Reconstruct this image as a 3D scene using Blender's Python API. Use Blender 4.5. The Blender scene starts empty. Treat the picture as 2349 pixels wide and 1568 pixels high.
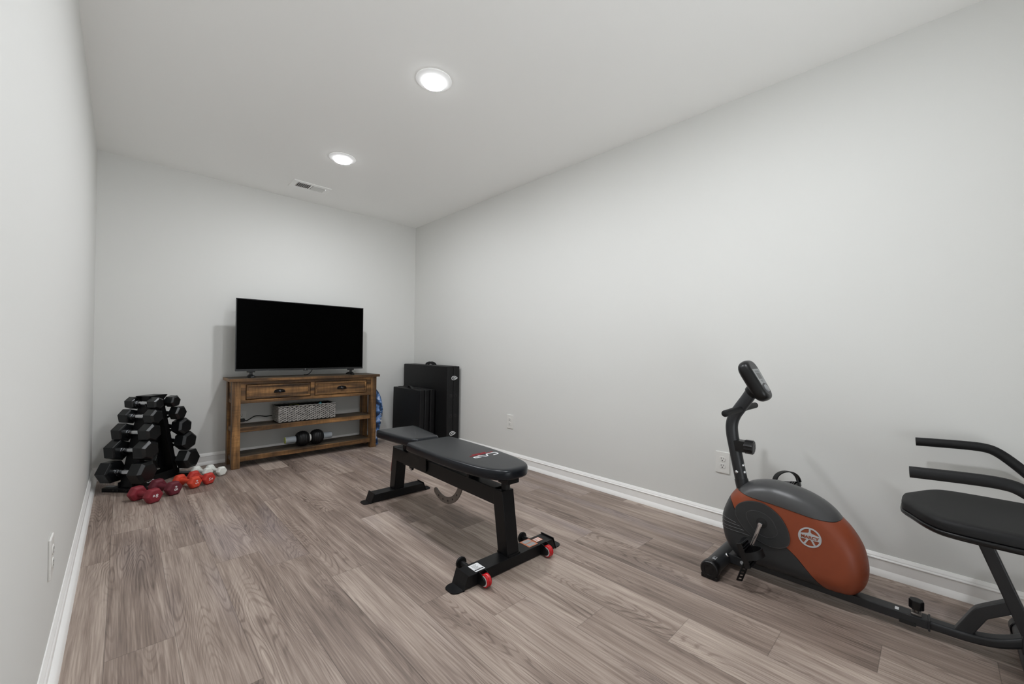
import bpy, bmesh, math, random
from mathutils import Vector, Matrix
from mathutils.geometry import delaunay_2d_cdt
random.seed(7)
PI = math.pi
S = bpy.context.scene
COL = S.collection

# ------------------------------------------------------------------ helpers
def srgb(r, g, b):
    f = lambda c: (c/255/12.92) if c/255 <= 0.04045 else ((c/255+0.055)/1.055)**2.4
    return (f(r), f(g), f(b), 1.0)

def new_mat(name, rgb, rough=0.5, metal=0.0, spec=0.5, noise=0.0, nscale=20.0, bump=0.0, bscale=300.0, coat=0.0):
    m = bpy.data.materials.new(name); m.use_nodes = True
    nt = m.node_tree; p = nt.nodes['Principled BSDF']
    p.inputs['Roughness'].default_value = rough
    p.inputs['Metallic'].default_value = metal
    p.inputs['Specular IOR Level'].default_value = spec
    p.inputs['Coat Weight'].default_value = coat
    p.inputs['Base Color'].default_value = srgb(*rgb)
    if noise or bump:
        tc = nt.nodes.new('ShaderNodeTexCoord')
    if noise:
        n = nt.nodes.new('ShaderNodeTexNoise'); n.inputs['Scale'].default_value = nscale; n.inputs['Detail'].default_value = 5
        r = nt.nodes.new('ShaderNodeMapRange'); r.inputs['From Min'].default_value = .3; r.inputs['From Max'].default_value = .7
        r.inputs['To Min'].default_value = 1-noise; r.inputs['To Max'].default_value = 1+noise
        h = nt.nodes.new('ShaderNodeHueSaturation'); h.inputs['Color'].default_value = srgb(*rgb)
        nt.links.new(tc.outputs['Object'], n.inputs['Vector']); nt.links.new(n.outputs['Fac'], r.inputs['Value'])
        nt.links.new(r.outputs['Result'], h.inputs['Value']); nt.links.new(h.outputs['Color'], p.inputs['Base Color'])
    if bump:
        n2 = nt.nodes.new('ShaderNodeTexNoise'); n2.inputs['Scale'].default_value = bscale; n2.inputs['Detail'].default_value = 3
        b = nt.nodes.new('ShaderNodeBump'); b.inputs['Strength'].default_value = bump; b.inputs['Distance'].default_value = .002
        nt.links.new(tc.outputs['Object'], n2.inputs['Vector']); nt.links.new(n2.outputs['Fac'], b.inputs['Height'])
        nt.links.new(b.outputs['Normal'], p.inputs['Normal'])
    return m

def V(*a): return Vector(a)

class MB:
    """collects shapes into one mesh; w = origin subtracted from every point"""
    def __init__(self, w=(0, 0, 0)):
        self.bm = bmesh.new(); self.w = Vector(w)
    def _take(self, tmp, mat=None):
        if mat is not None: bmesh.ops.transform(tmp, matrix=mat, verts=tmp.verts)
        me = bpy.data.meshes.new('t'); tmp.to_mesh(me); tmp.free()
        self.bm.from_mesh(me); bpy.data.meshes.remove(me)
        return self
    def box(self, x0, x1, y0, y1, z0, z1, bev=0.0, seg=2, mat=None):
        t = bmesh.new(); bmesh.ops.create_cube(t, size=1)
        for v in t.verts:
            v.co = V(x0+(v.co.x+.5)*(x1-x0), y0+(v.co.y+.5)*(y1-y0), z0+(v.co.z+.5)*(z1-z0))
        if bev: bmesh.ops.bevel(t, geom=t.edges[:], offset=bev, segments=seg, affect='EDGES', profile=.5)
        return self._take(t, mat)
    def prism(self, pts, origin, ux, uy, depth, bev=0.0, seg=2):
        """polygon pts (2D) in plane (ux,uy) at origin, extruded by vector depth"""
        t = bmesh.new(); o = Vector(origin); ux = Vector(ux); uy = Vector(uy); d = Vector(depth)
        a = [t.verts.new(o+ux*p[0]+uy*p[1]) for p in pts]; b = [t.verts.new(v.co+d) for v in a]
        t.faces.new(a); t.faces.new(b[::-1]); n = len(a)
        for i in range(n): t.faces.new((a[(i+1) % n], a[i], b[i], b[(i+1) % n]))
        bmesh.ops.recalc_face_normals(t, faces=t.faces)
        if bev:
            es = [e for e in t.edges if (e.verts[0] in a) == (e.verts[1] in a)]
            bmesh.ops.bevel(t, geom=es, offset=bev, segments=seg, affect='EDGES', profile=.5)
        return self._take(t)
    def cyl(self, p0, p1, r0, r1=None, n=24, bev=0.0, seg=2):
        r1 = r0 if r1 is None else r1
        p0, p1 = Vector(p0), Vector(p1); d = p1-p0
        t = bmesh.new(); bmesh.ops.create_cone(t, cap_ends=True, segments=n, radius1=r0, radius2=r1, depth=d.length)
        if bev:
            es = [e for e in t.edges if all(abs(abs(v.co.z)-d.length/2) < 1e-6 for v in e.verts) and abs(e.verts[0].co.z-e.verts[1].co.z) < 1e-6]
            bmesh.ops.bevel(t, geom=es, offset=bev, segments=seg, affect='EDGES', profile=.5)
        return self._take(t, Matrix.Translation((p0+p1)/2) @ d.to_track_quat('Z', 'Y').to_matrix().to_4x4())
    def lathe(self, prof, p0, axis, n=32, cap=True):
        """prof = [(r, h)...] revolved round axis from p0"""
        t = bmesh.new(); rings = []
        for r, h in prof:
            if r < 1e-6: rings.append([t.verts.new((0, 0, h))])
            else: rings.append([t.verts.new((r*math.cos(2*PI*i/n), r*math.sin(2*PI*i/n), h)) for i in range(n)])
        for A, B in zip(rings, rings[1:]):
            for i in range(n):
                j = (i+1) % n
                if len(A) == 1 and len(B) == 1: continue
                if len(A) == 1: t.faces.new((A[0], B[j], B[i]))
                elif len(B) == 1: t.faces.new((A[i], A[j], B[0]))
                else: t.faces.new((A[i], A[j], B[j], B[i]))
        if cap:
            for R in (rings[0], rings[-1]):
                if len(R) > 2: t.faces.new(R)
        bmesh.ops.recalc_face_normals(t, faces=t.faces)
        return self._take(t, Matrix.Translation(Vector(p0)) @ Vector(axis).to_track_quat('Z', 'Y').to_matrix().to_4x4())
    def sweep(self, path, prof, up=(0, 0, 1), cap=True, scales=None):
        """closed 2D profile swept along a path (list of points)"""
        P = [Vector(p) for p in path]; t = bmesh.new(); rings = []; up = Vector(up)
        for i, p in enumerate(P):
            d = (P[min(i+1, len(P)-1)]-P[max(i-1, 0)]).normalized()
            u = up
            if abs(d.dot(u)) > .98: u = Vector((1, 0, 0)) if abs(d.x) < .9 else Vector((0, 1, 0))
            s = d.cross(u).normalized(); u2 = s.cross(d).normalized()
            k = scales[i] if scales else 1
            rings.append([t.verts.new(p+s*a*k+u2*b*k) for a, b in prof])
        n = len(prof)
        for A, B in zip(rings, rings[1:]):
            for i in range(n): t.faces.new((A[i], A[(i+1) % n], B[(i+1) % n], B[i]))
        if cap: t.faces.new(rings[0]); t.faces.new(rings[-1])
        bmesh.ops.recalc_face_normals(t, faces=t.faces)
        return self._take(t)
    def tube(self, path, r, n=16, **k):
        return self.sweep(path, [(r*math.cos(2*PI*i/n), r*math.sin(2*PI*i/n)) for i in range(n)], **k)
    def add(self, verts, faces, mat=None):
        t = bmesh.new(); vs = [t.verts.new(v) for v in verts]
        for f in faces:
            try: t.faces.new([vs[i] for i in f])
            except ValueError: pass
        return self._take(t, mat)
    def text(self, s, size, mat, depth=.0006, spacing=1.0, sx=1.0, bold=0.0):
        cu = bpy.data.curves.new('txt', 'FONT'); cu.body = s; cu.size = size; cu.align_x = 'CENTER'; cu.align_y = 'CENTER'
        cu.extrude = depth; cu.space_character = spacing; cu.offset = bold; cu.resolution_u = 4
        o = bpy.data.objects.new('txt', cu); COL.objects.link(o)
        dg = bpy.context.evaluated_depsgraph_get(); dg.update()
        me = bpy.data.meshes.new_from_object(o.evaluated_get(dg))
        t = bmesh.new(); t.from_mesh(me); bpy.data.meshes.remove(me)
        bpy.data.objects.remove(o); bpy.data.curves.remove(cu)
        return self._take(t, mat @ Matrix.Diagonal((sx, 1, 1, 1)))
    def build(self, name, mat, parent=None, smooth=None, loc=None):
        bmesh.ops.remove_doubles(self.bm, verts=self.bm.verts, dist=1e-6)
        if self.w.length: bmesh.ops.translate(self.bm, verts=self.bm.verts, vec=-self.w)
        me = bpy.data.meshes.new(name); self.bm.to_mesh(me); self.bm.free()
        me.materials.append(mat)
        if smooth is not None:
            for p in me.polygons: p.use_smooth = True
            me.set_sharp_from_angle(angle=math.radians(smooth))
        o = bpy.data.objects.new(name, me); COL.objects.link(o)
        if smooth is not None:
            wn = o.modifiers.new('weighted', 'WEIGHTED_NORMAL'); wn.keep_sharp = True; wn.weight = 70
        if parent is not None: o.parent = parent
        if loc is not None: o.location = loc
        return o

def thing(name, label, cat, loc=(0, 0, 0), rotz=0.0, group=None):
    o = bpy.data.objects.new(name, None); COL.objects.link(o)
    o.location = loc; o.rotation_euler = (0, 0, rotz); o.empty_display_size = .1
    o['label'] = label; o['category'] = cat
    if group: o['group'] = group
    return o
def tag(o, label, cat, group=None):
    o['label'] = label; o['category'] = cat
    if group: o['group'] = group
    return o
def struct(o, label):
    o['kind'] = 'structure'; o['label'] = label; return o
def copy_tree(o, parent=None):
    c = o.copy(); COL.objects.link(c)
    if parent is not None: c.parent = parent
    for ch in list(o.children): copy_tree(ch, c)
    return c
def basis(o, x, y, z):
    M = Matrix.Identity(4)
    for i, a in enumerate((x, y, z)):
        for r in range(3): M[r][i] = a[r]
    M.translation = Vector(o); return M
def arc(c, r, a0, a1, n):
    return [(c[0]+r*math.cos(a0+(a1-a0)*i/n), c[1]+r*math.sin(a0+(a1-a0)*i/n)) for i in range(n+1)]
def round_poly(pts, rad, n=5):
    out = []; N = len(pts)
    for i, p in enumerate(pts):
        r = rad[i] if isinstance(rad, (list, tuple)) else rad
        p = Vector(p); a = Vector(pts[i-1])-p; b = Vector(pts[(i+1) % N])-p
        r = min(r, a.length*.49, b.length*.49)
        if r <= 0: out.append(tuple(p)); continue
        A = p+a.normalized()*r; B = p+b.normalized()*r
        for k in range(n+1):
            t = k/n; out.append(tuple(A*(1-t)**2+p*2*t*(1-t)+B*t*t))
    return out
def smooth_closed(pts, n=6):
    out = []; N = len(pts)
    for i in range(N):
        p0, p1, p2, p3 = (Vector(pts[(i+k-1) % N]) for k in range(4))
        for k in range(n):
            t = k/n
            out.append(tuple(.5*((2*p1)+(p2-p0)*t+(2*p0-5*p1+4*p2-p3)*t*t+(3*p1-p0-3*p2+p3)*t**3)))
    return out
def smooth_open(pts, n=6):
    P = [Vector(p) for p in pts]; P = [2*P[0]-P[1]]+P+[2*P[-1]-P[-2]]; out = []
    for i in range(1, len(P)-2):
        p0, p1, p2, p3 = P[i-1:i+3]
        for k in range(n):
            t = k/n
            out.append(.5*((2*p1)+(p2-p0)*t+(2*p0-5*p1+4*p2-p3)*t*t+(3*p1-p0-3*p2+p3)*t**3))
    out.append(P[-2]); return out
def rrect(w, h, r, n=4):
    return round_poly([(-w/2, -h/2), (w/2, -h/2), (w/2, h/2), (-w/2, h/2)], r, n)

# ------------------------------------------------------------------ materials
M = {}
def wall_mat(name, rgb):
    m = new_mat(name, rgb, rough=.75, spec=.25, bump=.06, bscale=220)
    return m
M['wall'] = wall_mat('wall_paint', (219, 219, 216))
M['ceil'] = wall_mat('ceiling_paint', (248, 248, 246))
M['trim'] = new_mat('trim_white', (244, 243, 241), rough=.38, noise=.02, nscale=6)
M['plate'] = new_mat('white_plastic', (226, 225, 221), rough=.35)
M['slot'] = new_mat('slot_dark', (22, 21, 20), rough=.7)
M['steel_black'] = new_mat('black_powder_coat', (20, 20, 21), rough=.38, spec=.22, bump=.05, bscale=900)
M['vinyl'] = new_mat('black_vinyl', (15, 19, 25), rough=.27, spec=.32, bump=.05, bscale=700)
M['black_plastic'] = new_mat('black_plastic', (13, 13, 14), rough=.34, spec=.4, noise=.1)
M['black_rubber'] = new_mat('black_rubber', (11, 11, 12), rough=.55, spec=.35, noise=.1)
M['hexrub'] = new_mat('hex_rubber', (19, 21, 22), rough=.3, spec=.5, noise=.1, nscale=60, bump=.08, bscale=600)
M['chrome'] = new_mat('chrome', (215, 217, 220), rough=.16, metal=1.0, noise=.03)
M['grey_steel'] = new_mat('brushed_grey_steel', (116, 110, 105), rough=.42, metal=.7, noise=.15, nscale=40)
M['red_gloss'] = new_mat('red_polyurethane', (190, 16, 26), rough=.18, spec=.6, noise=.05)
M['red_matt'] = new_mat('red_plastic', (128, 14, 20), rough=.4, noise=.05)
M['white_ink'] = new_mat('white_ink', (226, 227, 228), rough=.5, noise=.02)
M['red_ink'] = new_mat('red_ink', (170, 30, 40), rough=.5, noise=.02)
M['orange_ink'] = new_mat('orange_ink', (214, 128, 88), rough=.5, noise=.02)
M['grey_ink'] = new_mat('grey_ink', (170, 172, 174), rough=.5, noise=.02)
M['dark_ink'] = new_mat('dark_ink', (28, 28, 30), rough=.5, noise=.02)
M['maroon'] = new_mat('maroon_neoprene', (128, 34, 46), rough=.62, noise=.08, nscale=40, bump=.1, bscale=800)
M['plum'] = new_mat('plum_neoprene', (98, 28, 42), rough=.62, noise=.08, nscale=40, bump=.1, bscale=800)
M['vermilion'] = new_mat('vermilion_neoprene', (206, 68, 44), rough=.62, noise=.06, nscale=40, bump=.1, bscale=800)
M['vermilion2'] = new_mat('red_neoprene', (186, 54, 44), rough=.62, noise=.06, nscale=40, bump=.1, bscale=800)
M['whitecoat'] = new_mat('white_vinyl_coat', (226, 228, 222), rough=.5, noise=.03, nscale=40)
M['mat_black'] = new_mat('black_mat_vinyl', (20, 20, 21), rough=.48, spec=.3, noise=.12, nscale=14, bump=.15, bscale=260)
M['webbing'] = new_mat('black_webbing', (20, 20, 21), rough=.7, noise=.1)
M['bike_grey'] = new_mat('bike_grey_plastic', (46, 47, 48), rough=.42, spec=.35, bump=.1, bscale=1300, noise=.04)
M['bike_cap'] = new_mat('bike_cap_grey', (66, 66, 67), rough=.32, spec=.5, bump=.08, bscale=1300, noise=.04)
M['bike_orange'] = new_mat('bike_copper', (134, 66, 42), rough=.4, spec=.35, bump=.05, bscale=900, noise=.05, nscale=9)
M['bike_frame'] = new_mat('bike_frame_grey', (40, 41, 43), rough=.38, spec=.4, noise=.05)
M['foam'] = new_mat('foam_grip', (15, 15, 16), rough=.65, spec=.35, noise=.1, bump=.15, bscale=500)
M['seat_fabric'] = new_mat('bike_seat_vinyl', (19, 19, 20), rough=.6, spec=.35, noise=.06, nscale=200, bump=.15, bscale=500)
M['lcd'] = new_mat('lcd_grey', (74, 76, 76), rough=.3, noise=.03)
M['panel'] = new_mat('console_panel_grey', (150, 152, 153), rough=.4, noise=.03)
M['dusty'] = new_mat('panel_dark_grey', (58, 58, 60), rough=.45, noise=.05)
M['tv_frame'] = new_mat('tv_bezel', (19, 20, 21), rough=.35, noise=.05)
M['tv_screen'] = new_mat('tv_screen', (0, 0, 0), rough=.3, spec=.02, noise=.02)
M['pull'] = new_mat('dark_iron_pull', (38, 37, 38), rough=.28, metal=.75, noise=.1)
M['basket'] = new_mat('grey_seagrass', (142, 139, 135), rough=.75, noise=.3, nscale=45)
M['basket_in'] = new_mat('basket_liner', (40, 38, 36), rough=.9, noise=.1)
M['teal'] = new_mat('teal_rubber', (52, 150, 165), rough=.5, noise=.05)
M['olive'] = new_mat('olive_strap', (120, 124, 40), rough=.6, noise=.05)
M['roller_grey'] = new_mat('roller_grey_tube', (150, 157, 163), rough=.4, noise=.04)
M['lime'] = new_mat('lime_ring', (190, 200, 30), rough=.45, noise=.04)
M['cord'] = new_mat('black_cord', (14, 14, 14), rough=.5, noise=.05)
M['light_trim'] = new_mat('translucent_trim', (240, 240, 238), rough=.4, noise=.01)
_p = M['light_trim'].node_tree.nodes['Principled BSDF']; _p.inputs['Emission Color'].default_value = (.97, .99, 1.02, 1); _p.inputs['Emission Strength'].default_value = .16
M['vent_white'] = new_mat('vent_white', (248, 248, 246), rough=.4, noise=.01)

def wood_mat(name, axis, dark=False):
    m = bpy.data.materials.new(name); m.use_nodes = True; nt = m.node_tree; p = nt.nodes['Principled BSDF']; L = nt.links.new
    tc = nt.nodes.new('ShaderNodeTexCoord'); oi = nt.nodes.new('ShaderNodeObjectInfo')
    add = nt.nodes.new('ShaderNodeVectorMath'); add.operation = 'ADD'
    cmb = nt.nodes.new('ShaderNodeMath'); cmb.operation = 'MULTIPLY'; cmb.inputs[1].default_value = 37.0
    L(oi.outputs['Random'], cmb.inputs[0]); L(tc.outputs['Object'], add.inputs[0]); L(cmb.outputs[0], add.inputs[1])
    mp = nt.nodes.new('ShaderNodeMapping'); sc = [26, 26, 26]; sc[axis] = 2.2; mp.inputs['Scale'].default_value = sc
    L(add.outputs[0], mp.inputs['Vector'])
    n1 = nt.nodes.new('ShaderNodeTexNoise'); n1.inputs['Scale'].default_value = 1; n1.inputs['Detail'].default_value = 6; n1.inputs['Distortion'].default_value = .6
    L(mp.outputs[0], n1.inputs['Vector'])
    n2 = nt.nodes.new('ShaderNodeTexNoise'); n2.inputs['Scale'].default_value = 5.5; n2.inputs['Detail'].default_value = 4
    L(add.outputs[0], n2.inputs['Vector'])
    # saw marks run across the grain
    mp3 = nt.nodes.new('ShaderNodeMapping'); s3 = [6, 6, 6]; s3[axis] = 90; mp3.inputs['Scale'].default_value = s3
    L(add.outputs[0], mp3.inputs['Vector'])
    n3 = nt.nodes.new('ShaderNodeTexNoise'); n3.inputs['Scale'].default_value = 1; n3.inputs['Detail'].default_value = 2
    L(mp3.outputs[0], n3.inputs['Vector'])
    r1 = nt.nodes.new('ShaderNodeValToRGB')
    e = r1.color_ramp.elements; e[0].position = .3; e[0].color = srgb(42, 29, 18); e[1].position = .74; e[1].color = srgb(172, 127, 77)
    e.new(.5).color = srgb(106, 76, 45)
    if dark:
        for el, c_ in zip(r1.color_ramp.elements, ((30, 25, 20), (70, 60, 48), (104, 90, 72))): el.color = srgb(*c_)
    L(n1.outputs['Fac'], r1.inputs['Fac'])
    r2 = nt.nodes.new('ShaderNodeMapRange'); r2.inputs['From Min'].default_value = .3; r2.inputs['From Max'].default_value = .7; r2.inputs['To Min'].default_value = .5; r2.inputs['To Max'].default_value = 1.3
    L(n2.outputs['Fac'], r2.inputs['Value'])
    r3 = nt.nodes.new('ShaderNodeMapRange'); r3.inputs['From Min'].default_value = .35; r3.inputs['From Max'].default_value = .5; r3.inputs['To Min'].default_value = .8; r3.inputs['To Max'].default_value = 1.04
    L(n3.outputs['Fac'], r3.inputs['Value'])
    mu = nt.nodes.new('ShaderNodeMath'); mu.operation = 'MULTIPLY'; L(r2.outputs[0], mu.inputs[0]); L(r3.outputs[0], mu.inputs[1])
    h = nt.nodes.new('ShaderNodeHueSaturation'); L(r1.outputs['Color'], h.inputs['Color']); L(mu.outputs[0], h.inputs['Value'])
    L(h.outputs['Color'], p.inputs['Base Color'])
    b = nt.nodes.new('ShaderNodeBump'); b.inputs['Strength'].default_value = .25; b.inputs['Distance'].default_value = .002
    L(n1.outputs['Fac'], b.inputs['Height']); L(b.outputs['Normal'], p.inputs['Normal'])
    p.inputs['Roughness'].default_value = .48; p.inputs['Specular IOR Level'].default_value = .4
    return m
WXD = wood_mat('stained_shaded_pine', 0, True)  # darker stained boards, with the shelves' shade put into the colour
WX, WY, WZ = wood_mat('rustic_pine_along', 0), wood_mat('rustic_pine_deep', 1), wood_mat('rustic_pine_upright', 2)

def floor_mat():
    m = bpy.data.materials.new('vinyl_plank'); m.use_nodes = True; nt = m.node_tree; p = nt.nodes['Principled BSDF']; L = nt.links.new
    N = nt.nodes.new
    uv = N('ShaderNodeUVMap'); uv.uv_map = 'plank_uv'
    at = N('ShaderNodeAttribute'); at.attribute_name = 'plank_id'
    sep = N('ShaderNodeSeparateXYZ'); L(uv.outputs[0], sep.inputs[0])
    idm = N('ShaderNodeMath'); idm.operation = 'MULTIPLY'; idm.inputs[1].default_value = 53.0; L(at.outputs['Fac'], idm.inputs[0])
    cb = N('ShaderNodeCombineXYZ'); L(sep.outputs[0], cb.inputs[0]); L(sep.outputs[1], cb.inputs[1]); L(idm.outputs[0], cb.inputs[2])
    def noise(scale, detail=4, dist=0.0):
        mp = N('ShaderNodeMapping'); mp.inputs['Scale'].default_value = scale; L(cb.outputs[0], mp.inputs['Vector'])
        n = N('ShaderNodeTexNoise'); n.inputs['Scale'].default_value = 1; n.inputs['Detail'].default_value = detail; n.inputs['Distortion'].default_value = dist
        L(mp.outputs[0], n.inputs['Vector']); return n.outputs['Fac']
    def mr(v, a, b, c, d, clamp=True):
        r = N('ShaderNodeMapRange'); r.clamp = clamp
        for k, x in zip(('From Min', 'From Max', 'To Min', 'To Max'), (a, b, c, d)): r.inputs[k].default_value = x
        L(v, r.inputs['Value']); return r.outputs[0]
    def math_(op, a, b=None):
        x = N('ShaderNodeMath'); x.operation = op
        for i, q in enumerate((a, b)):
            if q is None: continue
            if isinstance(q, (int, float)): x.inputs[i].default_value = q
            else: L(q, x.inputs[i])
        return x.outputs[0]
    field = noise((6.5, .62, 1), 2.0, .35)
    rings = math_('SINE', math_('MULTIPLY', field, 250.0))
    rings = mr(rings, .25, 1, 0, 1)
    patch = mr(noise((6, 1.1, 1.7), 2), .42, .64, 0, 1)
    rings = math_('MULTIPLY', rings, patch)
    fine = mr(noise((240, 6, 1), 5), .3, .72, 0, 1)
    mid = mr(noise((48, 1.6, 2.3), 5), .3, .7, 0, 1)
    big = mr(noise((5, 1.2, 3.1), 2), .3, .7, 0, 1)
    v = math_('ADD', math_('MULTIPLY', fine, .34), math_('MULTIPLY', mid, .28))
    v = math_('ADD', v, math_('MULTIPLY', big, .36))
    v = math_('ADD', v, mr(at.outputs['Fac'], 0, 1, -.10, .14))
    v = math_('SUBTRACT', v, math_('MULTIPLY', rings, .24))
    ramp = N('ShaderNodeValToRGB'); e = ramp.color_ramp.elements
    e[0].position = .02; e[0].color = srgb(84, 72, 65); e[1].position = .95; e[1].color = srgb(194, 179, 167)
    e.new(.45).color = srgb(141, 125, 115)
    L(v, ramp.inputs['Fac'])
    # grey-violet bleaching in the cathedral patches
    mix = N('ShaderNodeMix'); mix.data_type = 'RGBA'; mix.inputs['B'].default_value = srgb(160, 150, 152)
    L(math_('MULTIPLY', patch, mr(noise((3, .5, 5), 1),   .5, .7, 0, .32)), mix.inputs['Factor']); L(ramp.outputs['Color'], mix.inputs['A'])
    # seams
    W, Ln = .1737, 1.2
    eu = math_('MINIMUM', sep.outputs[0], math_('SUBTRACT', W, sep.outputs[0]))
    ev = math_('MINIMUM', sep.outputs[1], math_('SUBTRACT', Ln, sep.outputs[1]))
    seam = mr(math_('MINIMUM', eu, ev), .0004, .0016, .62, 1)
    h = N('ShaderNodeHueSaturation'); L(mix.outputs['Result'], h.inputs['Color']); L(seam, h.inputs['Value'])
    L(h.outputs['Color'], p.inputs['Base Color'])
    p.inputs['Roughness'].default_value = .46; p.inputs['Specular IOR Level'].default_value = .35
    L(mr(fine, 0, 1, .42, .56), p.inputs['Roughness'])
    b = N('ShaderNodeBump'); b.inputs['Strength'].default_value = .12; b.inputs['Distance'].default_value = .001
    L(math_('ADD', fine, seam), b.inputs['Height']); L(b.outputs['Normal'], p.inputs['Normal'])
    return m

# ------------------------------------------------------------------ the room
XL, XR, YB, YN, ZC = -0.1511, 2.4734, 4.3179, -0.85, 2.44
T = .12
def build_floor():
    W, Ln, X0 = .1737, 1.2, -0.03
    offs = {-1: .28, 0: .627, 1: .215, 2: 1.11, 3: .92, 4: .64, 5: .195, 6: 1.153, 7: .90, 8: .64, 9: .38, 10: .12, 11: 1.05, 12: .8, 13: .5, 14: .25}
    bm = bmesh.new(); uvl = bm.loops.layers.uv.new('plank_uv'); idl = bm.faces.layers.float.new('plank_id')
    rnd = random.Random(11)
    for r in range(-1, 16):
        x0, x1 = X0+r*W, X0+(r+1)*W
        a, b = max(x0, XL), min(x1, XR)
        if b-a < 1e-4: continue
        y = offs.get(r, .4)-2*Ln
        while y < YB:
            c, d = max(y, YN), min(y+Ln, YB)
            if d-c > 1e-4:
                vs = [bm.verts.new((X, Y, 0)) for X, Y in ((a, c), (b, c), (b, d), (a, d))]
                f = bm.faces.new(vs); f[idl] = rnd.random()
                for lp in f.loops: lp[uvl].uv = (lp.vert.co.x-x0, lp.vert.co.y-y)
            y += Ln
    bmesh.ops.remove_doubles(bm, verts=bm.verts, dist=1e-6)
    me = bpy.data.meshes.new('floor'); bm.to_mesh(me); bm.free(); me.materials.append(floor_mat())
    o = bpy.data.objects.new('floor', me); COL.objects.link(o)
    return struct(o, 'greige wood-look vinyl plank floor')
build_floor()
struct(MB().box(XL-T, XR+T, YN-T, YB+T, ZC, ZC+.1).build('ceiling', M['ceil']), 'flat light grey ceiling')
struct(MB().box(XL-T, XR+T, YB, YB+T, -.02, ZC).build('wall_back', M['wall']), 'plain pale grey wall behind the television')
struct(MB().box(XL-T, XL, YN, YB, -.02, ZC).build('wall_left', M['wall']), 'plain pale grey left wall')
struct(MB().box(XR, XR+T, YN, YB, -.02, ZC).build('wall_right', M['wall']), 'plain pale grey wall behind the exercise bike')
DX0, DX1, DZ = .30, 1.42, 2.06  # doorway added out of view to let in fill light
struct(MB().box(XL-T, DX0, YN-T, YN, -.02, ZC).box(DX1, XR+T, YN-T, YN, -.02, ZC).box(DX0, DX1, YN-T, YN, DZ, ZC).build('wall_near', M['wall']), 'plain pale grey wall at the near end with a doorway added for fill light')
struct(MB().box(DX0-.07, DX0+.004, YN, YN+.016, 0, DZ+.066, .003, 1).box(DX1-.004, DX1+.07, YN, YN+.016, 0, DZ+.066, .003, 1).box(DX0-.07, DX1+.07, YN, YN+.016, DZ-.004, DZ+.07, .003, 1).build('added_doorway_casing', M['trim']), 'white casing round the added doorway at the near end')
def base_profile(foot):
    return [(0, 0), (foot, 0), (foot, .004), (foot-.0015, .010), (foot-.004, .017), (foot-.0075, .0235), (min(foot-.0105, .0125), .028), (.0098, .0295), (.0098, .0700), (.0128, .0725), (.0136, .0755), (.0125, .0785), (.0100, .0812), (.0102, .0835), (.0090, .0870), (.0050, .0940), (.0030, .0977), (0, .0977)]
def baseboard(name, p0, d, n, foot, lab):
    o = MB().prism(base_profile(foot), p0, n, (0, 0, 1), d).build(name, M['trim'], smooth=35)
    struct(o, lab)
baseboard('baseboard_back', (XL, YB, 0), (XR-XL, 0, 0), (0, -1, 0), .0205, 'white moulded baseboard along the back wall')
baseboard('baseboard_left', (XL, YN, 0), (0, YB-YN, 0), (1, 0, 0), .028, 'white moulded baseboard along the left wall')
baseboard('baseboard_right', (XR, YN, 0), (0, YB-YN, 0), (-1, 0, 0), .0205, 'white moulded baseboard along the right wall')

# ------------------------------------------------------------------ ceiling lights
LIGHT_E = 458.0
em = bpy.data.materials.new('light_lens'); em.use_nodes = True
pb = em.node_tree.nodes['Principled BSDF']; pb.inputs['Base Color'].default_value = (1, 1, 1, 1)
pb.inputs['Emission Color'].default_value = (.965, .99, 1.03, 1); pb.inputs['Emission Strength'].default_value = LIGHT_E
em2 = em.copy(); em2.name = 'light_lens_edge'; em2.node_tree.nodes['Principled BSDF'].inputs['Emission Strength'].default_value = 8.0
def ceiling_light():
    t = thing('ceiling_light', '', 'ceiling light')
    MB().lathe([(.093, 0), (.0945, -.003), (.0925, -.0055), (.080, -.0088), (.066, -.0118), (.0592, -.0122), (0, -.0122)], (0, 0, 0), (0, 0, 1), 64, cap=False).build('trim_ring', M['light_trim'], t, smooth=50)
    MB().lathe([(.0590, -.0121), (.0588, -.0150), (.0580, -.0195), (.0562, -.0235)], (0, 0, 0), (0, 0, 1), 64, cap=False).build('lens_skirt', em2, t, smooth=60)
    MB().lathe([(.0562, -.0235), (.050, -.0246), (.037, -.0257), (.018, -.0264), (0, -.0266)], (0, 0, 0), (0, 0, 1), 64, cap=False).build('lens', em, t, smooth=60)
    return t
cl = ceiling_light()
for i, (y, lab) in enumerate(((1.8786, 'larger-looking round white ceiling light over the middle of the room'),
                              (3.1415, 'smaller-looking round white ceiling light beside the air vent'),
                              (.6157, 'round white ceiling light over the near end of the room above the bike'))):
    o = cl if i == 0 else copy_tree(cl)
    o.location = (1.172, y, ZC); o['label'] = lab; o['group'] = 'round ceiling lights in a row'

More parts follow.
